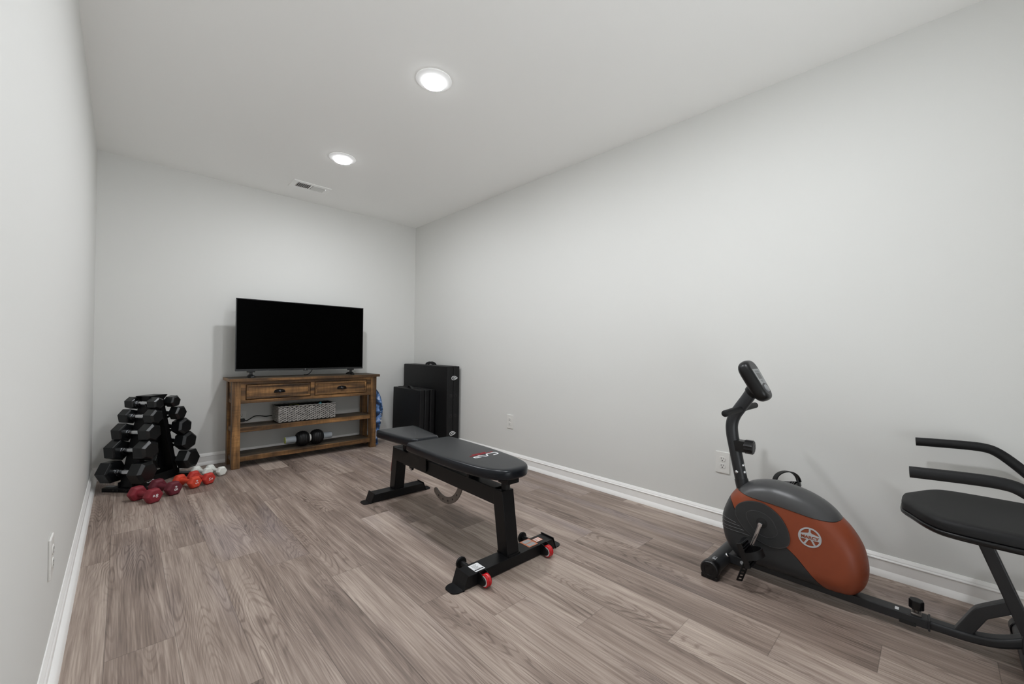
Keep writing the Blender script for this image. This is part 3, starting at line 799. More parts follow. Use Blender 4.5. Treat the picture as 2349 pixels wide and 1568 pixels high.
    a0, a1 = math.radians(-172), math.radians(-56)
    pts = arc((cy, cz), Ro, a0, a1, 28)+[(cy+(Ro+Ri)/2*math.cos(a1)+.017*math.cos(a1+PI/2+x), cz+(Ro+Ri)/2*math.sin(a1)+.017*math.sin(a1+PI/2+x)) for x in [-.9+.3*i for i in range(7)]]+arc((cy, cz), Ri, a1, a0, 28)
    hk.prism(pts, (-.010, 0, 0), (0, 1, 0), (0, 0, 1), (.009, 0, 0), .0012, 1)
    h = hk.build('angle_ladder', M['grey_steel'], t, smooth=30)
    for d in (-140, -122, -104, -86, -70):
        a = math.radians(d); hl = MB(); hl.cyl((-.0106, cy+.166*math.cos(a), cz+.166*math.sin(a)), (.0, cy+.166*math.cos(a), cz+.166*math.sin(a)), .0055, n=14)
        hl.build('ladder_hole', M['dark_ink'], h)
    br = MB(); br.prism(round_poly([(.925, .262), (1.0, .262), (.956, .222), (.938, .226)], .01), (-.006, 0, 0), (0, 1, 0), (0, 0, 1), (.012, 0, 0), .001, 1)
    b1 = br.build('pull_bracket', K, t, smooth=30)
    MB().cyl((-.0105, .946, .235), (-.005, .946, .235), .006, n=14, bev=.001).build('bolt', M['chrome'], b1, smooth=40)
    rd = MB(); rd.prism(round_poly([(1.188, .290), (1.1885, .276), (1.213, .166), (1.226, .160), (1.224, .176), (1.2005, .290)], .004), (-.014, 0, 0), (0, 1, 0), (0, 0, 1), (.05, 0, 0), .002, 2)
    rd.build('red_handle', M['red_matt'], t, smooth=40)
    # stickers on the front base
    s1 = MB(); s1.box(-.2175, -.1665, -.033, .026, .0532, .0538); a = s1.build('spec_label', M['white_ink'], nb)
    s2 = MB(); s2.box(-.2165, -.170, -.0255, -.0195, .0538, .0541)
    for k in range(7): s2.box(-.2085, -.1795-.004*(k % 3), .016-k*.0052, .0172-k*.0052, .0538, .0540)
    s2.build('label_print', M['dark_ink'], a)
    w1 = MB().box(.104, .1645, -.028, .041, .0532, .0537).build('warning_label', M['orange_ink'], nb)
    g = MB().box(.111, .158, .010, .037, .0537, .0540).box(.111, .158, -.022, .003, .0537, .0540); g.build('label_panel', M['grey_ink'], w1)
    w2 = MB().box(.168, .213, -.013, .0215, .0532, .0537).build('warning_label', M['orange_ink'], nb)
    g = MB()
    for k in range(3): g.box(.171, .210, .0125-.0115*k, .0185-.0115*k, .0537, .0540)
    g.build('label_panel', M['white_ink'], w2)
    # transport wheels and front rollers
    for x in (-.196, .184):
        bk = MB()
        for s in (-1, 1):
            bk.prism(round_poly([(-.042, .006), (-.042, .058), (-.060, .058), (-.086, .040), (-.089, .028), (-.078, .012)], .006), (x+s*.0165-.0015, 0, 0), (0, 1, 0), (0, 0, 1), (.003, 0, 0))
        bk.box(x-.018, x+.018, -.046, -.0415, .008, .058, .001, 1)
        b = bk.build('wheel_bracket', K, t, smooth=30)
        MB().lathe([(.0265, -.0105), (.0265, -.004), (.0240, -.001), (.0240, .001), (.0265, .004), (.0265, .0105), (.0235, .0125), (.0215, .0125), (.0215, -.0125), (.0235, -.0125), (.0265, -.0105)], (x, -.0755, .0285), (1, 0, 0), 40, cap=False).build('wheel_tyre', M['red_gloss'], b, smooth=40)
        MB().lathe([(.0216, -.0118), (.0216, .0118)], (x, -.0755, .0285), (1, 0, 0), 40, cap=False).cyl((x-.0128, -.0755, .0285), (x-.0120, -.0755, .0285), .0216, n=32).cyl((x+.0120, -.0755, .0285), (x+.0128, -.0755, .0285), .0216, n=32).build('wheel_hub', M['white_ink'], b, smooth=40)
        ax = MB(); ax.cyl((x-.020, -.0755, .0285), (x+.020, -.0755, .0285), .0165, n=24, bev=.002); ax.build('axle_cap', K, b, smooth=40)
        rr = MB(); rr.cyl((x, .040, .031), (x, .105, .031), .0125, n=20)
        c = rr.build('roller_axle', K, t, smooth=40)
        MB().lathe([(0, .0005), (.020, .0), (.026, .003), (.0275, .008), (.026, .013), (.019, .015), (.013, .0152)], (x, .116, .031), (0, -1, 0), 32, cap=False).build('roller_disc', M['black_rubber'], c, smooth=50)
bench()

# ------------------------------------------------------------------ dumbbells
def hex_head(m, x0, x1, af, cham, roll=0.0, inner_cham=.006):
    """hex prism along local X from x0 (inner) to x1 (outer)"""
    R = af/math.sqrt(3)
    s = 1 if x1 > x0 else -1
    rings = []
    for x, sc in ((x0, .80), (x0+s*inner_cham, 1.0), (x1-s*cham, 1.0), (x1, .755)):
        rings.append([(x, R*sc*math.cos(roll+k*PI/3), R*sc*math.sin(roll+k*PI/3)) for k in range(6)])
    vs = [v for r in rings for v in r]; fs = []
    for r in range(3):
        for k in range(6):
            f = (r*6+k, r*6+(k+1) % 6, (r+1)*6+(k+1) % 6, (r+1)*6+k)
            fs.append(f if s < 0 else f[::-1])
    fs.append(tuple(range(6)) if s > 0 else tuple(range(6))[::-1]); fs.append(tuple(range(18, 24))[::-1] if s > 0 else tuple(range(18, 24)))
    t = bmesh.new(); V_ = [t.verts.new(v) for v in vs]
    for f in fs: t.faces.new([V_[i] for i in f])
    bmesh.ops.recalc_face_normals(t, faces=t.faces)
    bmesh.ops.bevel(t, geom=t.edges[:], offset=.0018, segments=2, affect='EDGES', profile=.5)
    m._take(t)
def hex_dumbbell(label, loc, rotz, cc, af, hl, roll):
    t = thing('hex_dumbbell', label, 'dumbbell', loc, rotz, 'black hex dumbbells on the rack')
    for s in (-1, 1):
        m = MB(); hex_head(m, s*(cc-hl)/2, s*(cc+hl)/2, af, af*.12, roll); m.build('hex_head', M['hexrub'], t)
    g = (cc-hl)/2+.004
    prof = [(.0175, -g), (.0210, -g+.004), (.0210, -g+.011), (.0165, -g+.012), (.0165, -g+.014), (.0205, -g+.015), (.0205, -g+.019), (.0158, -g+.021), (.0172, -g*.4), (.0190, 0)]
    prof = prof+[(r, -h) for r, h in reversed(prof[:-1])]
    MB().lathe(prof, (0, 0, 0), (1, 0, 0), 28, cap=False).build('handle', M['chrome'], t, smooth=40)
    return t
RD = V(.7071, -.7071, 0); RN = V(.7071, .7071, 0); RROT = -PI/4
TIER = [  # z, left mid (x,y), n-offset to the right-hand set, centre distance, across flats, head length
    (.589, (.116, 3.970), .128, .164, .077, .066),
    (.498, (.0975, 3.948), .190, .184, .094, .070),
    (.391, (.0760, 3.925), .252, .194, .112, .077),
    (.274, (.0530, 3.903), .315, .208, .125, .083),
    (.133, (.0300, 3.880), .362, .226, .136, .090)]
def rack():
    K = M['steel_black']
    T5, T1 = TIER[4], TIER[0]
    lb = V(T5[1][0], T5[1][1], 0); lt = V(T1[1][0], T1[1][1], 0)
    mid5 = lb+RN*T5[2]/2
    org = (mid5.x, mid5.y, 0)
    t = thing('dumbbell_rack', 'black steel A-frame rack holding the hex dumbbells in the back left corner', 'dumbbell rack', org, RROT)
    # local axes: X along the dumbbells, Y across (left-hand set at -Y)
    half5, half1 = T5[2]/2, T1[2]/2
    def ypos(z, side):
        f = (z-T5[0])/(T1[0]-T5[0]); return side*(half5+(half1-half5)*f)
    for side in (-1, 1):
        off = -side*.030     # posts sit behind the handles
        zb, zt = .024, .622
        yb, yt = ypos(zb, side)+off, ypos(zt, side)+off*.4
        w0, w1 = .052, .046
        m = MB()
        d = .007*(-side)
        # channel: web plus two flanges
        def plate(x0a, x1a, x0b, x1b, ya, yb_, th):
            vs = [(x0a, ya, zb), (x1a, ya, zb), (x1a, ya+th, zb), (x0a, ya+th, zb), (x0b, yb_, zt), (x1b, yb_, zt), (x1b, yb_+th, zt), (x0b, yb_+th, zt)]
            m.add(vs, [(0, 1, 2, 3), (4, 7, 6, 5), (0, 4, 5, 1), (1, 5, 6, 2), (2, 6, 7, 3), (3, 7, 4, 0)])
        plate(-w0, w0, -w1, w1, yb, yt, .004*(-side))
        plate(-w0, -w0+.004, -w1, -w1+.004, yb, yt, .036*(-side))
        plate(w0-.004, w0, w1-.004, w1, yb, yt, .036*(-side))
        m.build('upright', K, t)
        f = MB(); f.box(-.142, .165, yb-.030 if side < 0 else yb-.024, yb+.024 if side < 0 else yb+.030, .0, .027, .002, 2)
        fb = f.build('foot_bar', K, t, smooth=40)
        for x in (-.06, -.03, .03, .06): MB().cyl((x, yb+side*.0300, .014), (x, yb+side*.034, .014), .005, n=12).build('bolt', M['dark_ink'], fb)
        for z, mid, tt, cc, af, hl in TIER:
            y = ypos(z, side)
            gx = min((cc-hl)/2-.012, .044)
            for sx in (-1, 1):
                c = MB()
                # cradle arm: bracket rising from the post to a saddle under the handle
                yo = y+off*.9
                pts = [(yo-side*.004, z-.045), (y+side*.010, z-.034), (y+side*.023, z-.020), (y+side*.0265, z-.003), (y+side*.0219, z-.003)]
                sad = arc((y, z), .0216, 0 if side > 0 else PI, -PI if side > 0 else 2*PI, 12)
                pts = pts[:-1]+[(p, q) for p, q in sad]+[(yo-side*.004, z-.002)]
                c.prism(pts, (sx*gx-.005, 0, 0), (0, 1, 0), (0, 0, 1), (.010, 0, 0))
                c.build('cradle', M['black_plastic'], t)
    # crossbeam between the feet, with white lettering
    cb = MB(); cb.box(.045, .050, -half5-.01, half5+.01, .002, .062, .001, 1).box(-.050, -.045, -half5-.01, half5+.01, .002, .062, .001, 1)
    c = cb.build('crossbeam', K, t)
    MB().text('CAP', .022, basis((.0503, -.055, .030), (0, 1, 0), (0, 0, 1), (1, 0, 0)), .0008, sx=1.4).build('lettering', M['white_ink'], c)
    # flared cap plates
    tp = MB()
    for sx in (-1, 1):
        tp.prism([(-.078, .055), (.078, .055), (.048, 0), (-.048, 0)], (sx*.028, 0, .585), (0, 1, 0), (sx*.30, 0, 1), (sx*.003, 0, 0))
    tp.prism([(-.048, -.072), (.048, -.072), (.048, .072), (-.048, .072)], (0, 0, .6385), (1, 0, 0), (0, 1, 0), (0, 0, .003))
    tp.box(-.03, .03, -.05, .05, .575, .638)
    cp = tp.build('top_bracket', K, t)
    for y in (-.04, 0.0, .04): MB().cyl((.036, y, .605), (.042, y, .605), .004, n=12).build('bolt', M['chrome'], cp)
    st = MB().box(-.15, -.09, -half5-.0, -half5+.03, .0272, .0276)
    st.build('spec_label', M['grey_ink'], t)
    names = ['smallest', 'second smallest', 'middle-sized', 'second largest', 'largest']
    rows = ['top row', 'second row', 'middle row', 'fourth row', 'bottom row']
    rolls = [(-.42, .20), (-.30, 0.02), (-.38, .40), (-.42, .34), (0, 0)]
    for i, (z, mid, tt, cc, af, hl) in enumerate(TIER):
        p = V(mid[0], mid[1], z)
        hex_dumbbell(f'{names[i]} black hex dumbbell, {rows[i]} of the rack, facing the room', p, RROT, cc, af, hl, rolls[i][0])
        q = p+RN*tt+RD*.012
        hex_dumbbell(f'{names[i]} black hex dumbbell, {rows[i]} of the rack, on its far side', q, RROT, cc, af, hl, rolls[i][1])
rack()

def small_dumbbell(label, near, far, cc, af, hl, mat, roll, mark=None, mroll=0.0, rgrip=.0155):
    near, far = V(*near), V(*far)
    d = (near-far).normalized(); mid = (near+far)/2
    R = af/math.sqrt(3)
    t = thing('dumbbell', label, 'dumbbell', (mid.x, mid.y, 0), math.atan2(d.y, d.x), 'small coated dumbbells on the floor')
    zc = af/2+.0008
    for s in (-1, 1):
        m = MB()
        t2 = bmesh.new(); rings = []
        for x, sc in ((s*(cc-hl)/2, .72), (s*((cc-hl)/2+.012), 1.0), (s*((cc+hl)/2-.010), 1.0), (s*(cc+hl)/2, .80)):
            rings.append([t2.verts.new((x, R*sc*math.cos(k*PI/3), R*sc*math.sin(k*PI/3)+zc)) for k in range(6)])
        for A, B in zip(rings, rings[1:]):
            for k in range(6): t2.faces.new((A[k], A[(k+1) % 6], B[(k+1) % 6], B[k]))
        t2.faces.new(rings[0]); t2.faces.new(rings[-1])
        bmesh.ops.recalc_face_normals(t2, faces=t2.faces)
        bmesh.ops.bevel(t2, geom=t2.edges[:], offset=.005, segments=3, affect='EDGES', profile=.5)
        m._take(t2)
        h = m.build('weight_head', mat, t, smooth=50)
        if s > 0 and mark:
            a = mroll
            x = (cc+hl)/2+.0002
            up = V(0, -math.sin(a), math.cos(a)); rt = V(0, math.cos(a), math.sin(a))
            MB().text(mark[1], af*.36, basis(V(x, 0, zc)+rt*af*.07, rt, up, (1, 0, 0)), .0005).text(mark[0], af*.22, basis(V(x, 0, zc)-rt*af*.13+up*af*.03, rt, up, (1, 0, 0)), .0005, bold=.0003).build('weight_mark', M['white_ink'], h)
    g = cc/2-hl/2+.006
    MB().lathe([(rgrip*1.35, -g), (rgrip*1.05, -g+.012), (rgrip, -g+.022), (rgrip*1.08, 0), (rgrip, g-.022), (rgrip*1.05, g-.012), (rgrip*1.35, g)], (0, 0, zc), (1, 0, 0), 24, cap=False).build('grip', mat, t, smooth=60)
small_dumbbell('maroon eight pound dumbbell on the floor nearest the camera, in front of the rack', (.152, 3.487, 0), (.078, 3.618, 0), .143, .087, .055, M['maroon'], 0, '#8', -.12)
small_dumbbell('dark plum eight pound dumbbell on the floor behind the maroon one', (.258, 3.580, 0), (.180, 3.722, 0), .150, .087, .055, M['plum'], 0, '#8', -PI/2)
small_dumbbell('bright orange-red five pound dumbbell touching the plum dumbbell', (.376, 3.662, 0), (.305, 3.785, 0), .140, .078, .046, M['vermilion'], 0, '#5', -PI/2)
small_dumbbell('duller red five pound dumbbell in front of the white dumbbells', (.462, 3.694, 0), (.386, 3.832, 0), .145, .078, .046, M['vermilion2'], 0, '#5', PI-.1)
small_dumbbell('white dumbbell partly hidden behind the red dumbbell', (.480, 3.915, 0), (.424, 4.030, 0), .125, .066, .042, M['whitecoat'], 0, rgrip=.0135)
small_dumbbell('white dumbbell in full view nearest the console leg', (.562, 3.880, 0), (.506, 3.998, 0), .128, .066, .042, M['whitecoat'], 0, rgrip=.0135)

# ------------------------------------------------------------------ recumbent bike
def bike():
    CX = 2.07
    org = (CX, .25, 0)
    t = thing('exercise_bike', 'grey and copper recumbent exercise bike along the right wall', 'exercise bike', org)
    B = lambda: MB(org)
    BODY = [(0.6367, 0.374), (0.5919, 0.4099), (0.5484, 0.4284), (0.4936, 0.4384), (0.441, 0.4353), (0.3934, 0.4274), (0.3476, 0.4137), (0.3035, 0.3918), (0.2714, 0.3658), (0.2515, 0.3422), (0.2248, 0.3149), (0.1997, 0.2783), (0.1824, 0.2399), (0.1726, 0.1963), (0.1695, 0.1598), (0.1736, 0.1235), (0.1841, 0.0939), (0.2035, 0.0680), (0.2259, 0.0545), (0.259, 0.0500), (0.2906, 0.049), (0.323, 0.049), (0.3792, 0.049), (0.4382, 0.049), (0.5001, 0.049), (0.552, 0.049), (0.5855, 0.0510), (0.6165, 0.0580), (0.6413, 0.072), (0.6666, 0.0990), (0.6865, 0.1322), (0.6979, 0.1752), (0.7013, 0.2211), (0.695, 0.262), (0.6756, 0.314), (0.6593, 0.3453)]
    CAPL = [(0.6110, 0.3711), (0.576, 0.3652), (0.5177, 0.3599), (0.456, 0.3538), (0.3974, 0.3466), (0.3415, 0.3397), (0.2831, 0.3368), (0.2680, 0.3375), (0.2580, 0.3400)]
    DIAG = [(0.4253, 0.1896), (0.3952, 0.1666), (0.3668, 0.1372), (0.3337, 0.1008), (0.3042, 0.0708), (0.284, 0.0490)]
    FRONT = [(0.6434, 0.3173), (0.635, 0.3048), (0.628, 0.2934)]
    DISC = [(0.6232, 0.2972), (0.6132, 0.3184), (0.5865, 0.3389), (0.5505, 0.3502), (0.5124, 0.3501), (0.4784, 0.3353), (0.4482, 0.3111), (0.4274, 0.2787), (0.4167, 0.2483), (0.4142, 0.2221), (0.4222, 0.1991), (0.4443, 0.1844), (0.4742, 0.1773), (0.5112, 0.1817), (0.5494, 0.197), (0.5822, 0.2185), (0.6092, 0.25), (0.621, 0.2722)]
    INN = [(0.578, 0.2899), (0.5617, 0.3069), (0.5361, 0.3129), (0.5046, 0.3081), (0.4768, 0.2886), (0.4615, 0.259), (0.4584, 0.236), (0.4793, 0.2152), (0.5101, 0.2118), (0.5418, 0.226), (0.5679, 0.257)]
    body = smooth_closed(BODY, 3)
    HALF, RAD = .084, .075
    bv = [Vector(p) for p in body]; NB = len(bv)
    def dist(p):
        best = 1e9
        for i in range(NB):
            a, b = bv[i], bv[(i+1) % NB]; ab = b-a; k = max(0, min(1, (p-a).dot(ab)/ab.length_squared))
            best = min(best, (a+ab*k-p).length)
        return best
    def xh(p, extra=0.0):
        u = min(dist(p)/RAD, 1.0)
        return (HALF+extra)*(1-(1-u)**2.2)**.5 if u < 1 else HALF+extra
    def resample(poly, step):
        out = []
        for i in range(len(poly)):
            a, b = Vector(poly[i]), Vector(poly[(i+1) % len(poly)]); n = max(1, int(round((b-a).length/step)))
            out += [a+(b-a)*k/n for k in range(n)]
        return out
    def inside(p, poly):
        c = False; j = len(poly)-1
        for i in range(len(poly)):
            a, b = poly[i], poly[j]
            if (a.y > p.y) != (b.y > p.y) and p.x < (b.x-a.x)*(p.y-a.y)/(b.y-a.y)+a.x: c = not c
            j = i
        return c
    def shell(name, poly, mat, extra=0.0, step=.008, inset=0.0, sides=(-1, 1), thick=.0):
        bd = resample(poly, step)
        if inset:
            n = len(bd); a2 = sum(bd[i].x*bd[(i+1) % n].y-bd[(i+1) % n].x*bd[i].y for i in range(n))
            sg = 1 if a2 > 0 else -1; nb = []
            for i in range(n):
                d = (bd[(i+1) % n]-bd[i-1]).normalized(); nb.append(bd[i]+Vector((-d.y, d.x))*(inset*sg if (extra < 0 or dist(bd[i]) > .0025) else 0))
            bd = nb
        pts = list(bd); n = len(bd)
        fine = []
        for i in range(n):
            if extra >= 0 and dist(bd[i]) < .0025:
                d = (bd[(i+1) % n]-bd[i-1]).normalized(); a2 = sum(bd[j].x*bd[(j+1) % n].y-bd[(j+1) % n].x*bd[j].y for j in range(n)) if not fine else a2
                for off in (.0006, .002, .0045):
                    q = bd[i]+Vector((-d.y, d.x))*off*(1 if a2 > 0 else -1)
                    if inside(q, bd) and min((q-bd[j]).length for j in range(n) if dist(bd[j]) > .0025 or abs(j-i) < 2) > off*.7: fine.append(q)
        pts += fine
        y0, y1 = min(p.x for p in bd), max(p.x for p in bd); z0, z1 = min(p.y for p in bd), max(p.y for p in bd)
        y = y0
        while y < y1:
            z = z0
            while z < z1:
                q = Vector((y+.0003*math.sin(91*z), z))
                if inside(q, bd) and min((q-b).length for b in bd+fine) > step*.55: pts.append(q)
                z += step
            y += step
        r = delaunay_2d_cdt(pts, [(i, (i+1) % n) for i in range(n)], [], 1, 1e-7)
        V2, E2, F2 = r[0], r[1], r[2]
        m = B()
        for s in sides:
            top = [(CX+s*xh(p, extra), p.x, p.y) for p in V2]
            fs = [tuple(f) if s > 0 else tuple(f)[::-1] for f in F2]
            vs = list(top)
            # skirt inwards so edges have thickness
            k0 = len(vs); idx = {}
            from collections import Counter
            cnt = Counter()
            for f in F2:
                for i in range(len(f)): cnt[frozenset((f[i], f[(i+1) % len(f)]))] += 1
            for f in F2:
                for i in range(len(f)):
                    a, b = f[i], f[(i+1) % len(f)]
                    if cnt[frozenset((a, b))] == 1:
                        for q in (a, b):
                            if q not in idx:
                                idx[q] = len(vs); x = vs[q][0]; vs.append((CX+(x-CX)*.9-(s*.003 if abs(x-CX) > .01 else 0), vs[q][1], vs[q][2]))
                        fq = (a, b, idx[b], idx[a]); fs.append(fq[::-1] if s > 0 else fq)
            m.add(vs, fs)
        bmesh.ops.recalc_face_normals(m.bm, faces=m.bm.faces)
        return m.build(name, mat, t, smooth=40)
    core = [tuple(p) for p in body]
    # slightly sunken dark core showing in the panel gaps
    shell('inner_shell', core, M['black_plastic'], extra=-.004, step=.012, inset=.004)
    bl = [tuple(p) for p in body]
    def between(a, b):
        """body outline points walking from nearest a to nearest b (index order)"""
        ia = min(range(NB), key=lambda i: (bv[i]-Vector(a)).length); ib = min(range(NB), key=lambda i: (bv[i]-Vector(b)).length)
        out = []; i = ia
        while True:
            out.append(bl[i]);
            if i == ib: break
            i = (i+1) % NB
        return out
    # three panels of the housing
    ca = between((.628, .384), (.2515, .3422))
    capoly = ca+[p for p in reversed(smooth_open(CAPL, 3))]
    shell('top_cap', [tuple(p)[:2] for p in capoly], M['bike_cap'], extra=.0025, step=.007, inset=.0012)
    dl = smooth_closed(DISC, 3)
    dv = [Vector(p) for p in dl]; ND = len(dv)
    i0 = min(range(ND), key=lambda i: (dv[i]-Vector((.628, .2934))).length); i1 = min(range(ND), key=lambda i: (dv[i]-Vector((.4253, .1896))).length)
    up = []; i = i0
    while True:
        up.append(dl[i])
        if i == i1: break
        i = (i+1) % ND
    dn = []; i = i1
    while True:
        dn.append(dl[i])
        if i == i0: break
        i = (i+1) % ND
    diag = [tuple(p) for p in smooth_open(DIAG, 3)]
    fr = [(.6655, .334)]+FRONT
    org_poly = [tuple(p)[:2] for p in smooth_open(CAPL, 3)] + between((.2515, .3422), (.284, .049)) + diag[::-1][1:] + up[::-1] + fr[::-1][1:] + between((.667, .331), (.632, .380))[0:]
    shell('side_housing', org_poly, M['bike_orange'], extra=0, step=.008, inset=.0011)
    low = between((.284, .049), (.667, .331)) + fr[1:] + dn[::-1] + diag[1:-1]
    shell('lower_housing', low, M['bike_grey'], extra=0, step=.008, inset=.0011)
    for s in (-1, 1):
        dsc = shell('crank_cover', dl, M['bike_grey'], extra=.005, step=.008, inset=.0008, sides=(s,))
        for P, off, r in ((smooth_closed(INN, 4), .0053, .0011), (smooth_closed(DISC, 3), .0038, .0016)):
            q = [V(CX+s*(xh(Vector(p), off)), p[0], p[1]) for p in P]
            rg = B(); rg.tube(q+[q[0]], r, 6, up=(1, 0, 0), cap=False)
            rg.build('cover_bead', M['bike_cap'], dsc, smooth=60)
    for a, b in (((.6925, .2425), (.6222, .2345)), ((.6945, .2235), (.6017, .2232)), ((.694, .207), (.5881, .2099)), ((.692, .1935), (.5582, .1936))):
        for s in (-1, 1):
            q = []
            for k in range(13):
                p = Vector(a)+(Vector(b)-Vector(a))*k/12; q.append(V(CX+s*(xh(p)+.0002), p.x, p.y+.003*math.sin(PI*k/12)))
            gv = B(); gv.tube(q, .0015, 6, up=(1, 0, 0)); gv.build('vent_rib', M['bike_cap'], t, smooth=60)
    # emblem on both sides
    ec = Vector((.3462, .2600)); er = .0362
    for s in (-1, 1):
        X = CX+s*(HALF+.0008); em_ = B()
        ux = V(0, -1, 0) if s < 0 else V(0, 1, 0)   # reading direction seen from outside
        def pt(a, b): return V(X, ec.x, ec.y)+ux*a+V(0, 0, 1)*b
        nrm = (s, 0, 0)
        ringp = [pt(er*math.cos(a), er*math.sin(a)) for a in [2*PI*k/48 for k in range(49)]]
        em_.sweep(ringp, [(-.0030, -.0005), (.0030, -.0005), (.0030, .0005), (-.0030, .0005)], up=nrm, cap=False)
        def strip(a, b, w):
            em_.sweep([pt(*a), pt(*b)], [(-w/2, -.0003), (w/2, -.0003), (w/2, .0003), (-w/2, .0003)], up=nrm)
        strip((0, .012), (0, er-.002), .006)
        for sx in (-1, 1):
            strip((sx*.006, -.008), (sx*.0185, -er*.82), .0065)
            em_.prism([(sx*.004, .0175), (sx*.0335, .0105), (sx*.0335, .0075), (sx*.004, .008)], pt(0, 0)-V(s*.0005, 0, 0), ux, (0, 0, 1), (s*.0007, 0, 0))
        em_.prism([(-.009, .008), (.009, .008), (.005, .020), (-.005, .020)], pt(0, 0)-V(s*.0005, 0, 0), ux, (0, 0, 1), (s*.00095, 0, 0))
        em_.prism([(-.0352, -.009), (.0352, -.009), (.0352, .0095), (-.0352, .0095)], pt(0, 0)-V(s*.0005, 0, 0), ux, (0, 0, 1), (s*.0012, 0, 0))
        e = em_.build('emblem', M['grey_ink'], t)
        X = CX+s*(HALF+.0018); tx = B()
        tx.text('MARCY', .0158, basis((X, ec.x, ec.y), ux, (0, 0, 1), (s, 0, 0)), .0005, sx=1.12, bold=.0007)
        tx.build('emblem_lettering', M['bike_orange'], e)
    # cranks, pedals
    cy, cz = .5165, .2665
    hub = B(); hub.cyl((CX-HALF-.0058, cy, cz), (CX+HALF+.0058, cy, cz), .0215, n=28); hub.build('crank_hub', M['slot'], t)
    th = (Vector((.553, .150))-Vector((cy, cz))).normalized()
    L = .118
    for s in (-1, 1):
        ex = CX+s*(HALF+.026); d = th if s < 0 else -th
        e0 = V(ex, cy, cz); e1 = V(ex+s*.004, cy+d.x*L, cz+d.y*L)
        c = B(); c.cyl((CX+s*(HALF-.01), cy, cz), (ex+s*.008, cy, cz), .0085, n=20, bev=.001)
        c.sweep([e0-V(0, d.x, d.y)*.010, e0+(e1-e0)*.5, e1+V(0, d.x, d.y)*.010], rrect(.010, .018, .004, 3), up=(s, 0, 0)) if False else c.cyl(e0-V(0, d.x, d.y)*.008, e1+V(0, d.x, d.y)*.008, .0085, .0065, n=20, bev=.002)
        ck = c.build('crank_arm', M['chrome'], t, smooth=40)
        # pedal: platform with ribs, tilted
        pc = e1+V(s*.055, 0, 0)
        tilt = math.radians(68) if s < 0 else math.radians(-12)
        R = Matrix.Translation(pc) @ Matrix.Rotation(tilt, 4, 'X')
        P = B()
        P.box(-.042, .042, -.050, -.040, -.011, .011, .003, 2, mat=R).box(-.042, .042, .040, .050, -.011, .011, .003, 2, mat=R)
        P.box(-.044, -.036, -.050, .050, -.011, .011, .003, 2, mat=R).box(.036, .044, -.050, .050, -.011, .011, .003, 2, mat=R)
        P.box(-.040, .040, -.012, .012, -.010, .010, .003, 2, mat=R)
        for k in (-.031, -.022, .022, .031): P.box(-.040, .040, k-.0025, k+.0025, -.012, .012, .001, 1, mat=R)
        pd = P.build('pedal', M['black_plastic'], ck, smooth=40)
        stp = B()
        # strap arch over the platform, plus hanging tail with slots
        path = []
        for k in range(17):
            a = PI*k/16
            rr_ = .046 if s < 0 else .058; ph_ = 0 if s < 0 else -.75
            path.append(R @ V(-rr_*math.cos(a)*math.cos(ph_), -.004-rr_*math.cos(a)*math.sin(ph_), .010+.054*math.sin(a)**.8))
        nr = (R.to_3x3() @ (V(0, 1, 0) if s < 0 else V(.68, .73, 0)))
        stp.sweep(path, rrect(.042, .0045, .0015, 2), up=nr) if False else stp.sweep(path, [(-.0022, -.015), (.0022, -.015), (.0022, .015), (-.0022, .015)], up=nr)
        # ladder tail with open slots
        q0, q1 = (pc+V(-.020, -.004, -.040), pc+V(-.024, .020, -.116)) if s < 0 else (R @ V(.034, -.042, .020), R @ V(-.012, -.060, -.030))
        dd = (q1-q0).normalized(); wd = V(.75, -.65, 0) if s < 0 else (R.to_3x3() @ V(1, .3, 0)).normalized(); wd = (wd-dd*wd.dot(dd)).normalized(); nn = dd.cross(wd)
        def bar(c0_, c1_, ww):
            stp.sweep([c0_, c1_], [(-ww/2, -.0018), (ww/2, -.0018), (ww/2, .0018), (-ww/2, .0018)], up=nn)
        for e in (-1, 1): bar(q0+wd*e*.0105, q1+wd*e*.0105, .006)
        Lq = (q1-q0).length
        for k in range(6):
            c_ = q0+dd*(Lq*(.02+.19*k)); bar(c_-wd*.012, c_+wd*.012, .008)
        stp.build('pedal_strap', M['black_rubber'], pd, smooth=50)
    # neck post
    path = smooth_open([(CX, .6165, .37), (CX, .632, .44), (CX, .645, .505), (CX, .657, .565), (CX, .667, .62), (CX, .668, .665), (CX, .656, .705), (CX, .632, .745), (CX, .606, .785), (CX, .588, .815)], 5)
    npst = B().tube(path, .0265, 28, up=(1, 0, 0)).build('handlebar_post', M['bike_frame'], t, smooth=60)
    B().tube([path[0]-V(0, .008, .04), path[0], path[3]], .0285, 28, up=(1, 0, 0)).build('post_sleeve', M['bike_frame'], t, smooth=60)
    for y, z, nn in ((.632, .448, (-1, .1, 0)), (.606, .474, (-.35, -.93, .2)), (.600, .443, (-.35, -.93, .2))):
        n = Vector(nn).normalized(); c = V(CX, {.448: .6345, .474: .640, .443: .633}[z], z)+n*.0262
        bo = B(); bo.lathe([(.0075, 0), (.0075, .002), (.006, .0045), (.003, .006), (0, .0062)], c, n, 20, cap=False)
        bo.build('bolt', M['chrome'], npst, smooth=50)
    # hand grips: bar across the post
    for s in (-1, 1):
        g = B(); x0, x1 = (CX-.022, 1.868) if s < 0 else (CX+.022, 2.292)
        g.tube(smooth_open([(x0, .628, .7385), ((x0+x1)/2, .630, .7380), (x1-s*.012, .632, .736), (x1-s*.004, .632, .736), (x1, .632, .736)], 4), .0145, 20, scales=None)
        g.lathe([(.0145, 0), (.0128, .004), (.008, .0065), (0, .0072)], (x1, .632, .736), (s, 0, 0), 20, cap=False)
        g.build('hand_grip', M['foam'], t, smooth=60)
    # tension knob on its bracket
    kb = B()
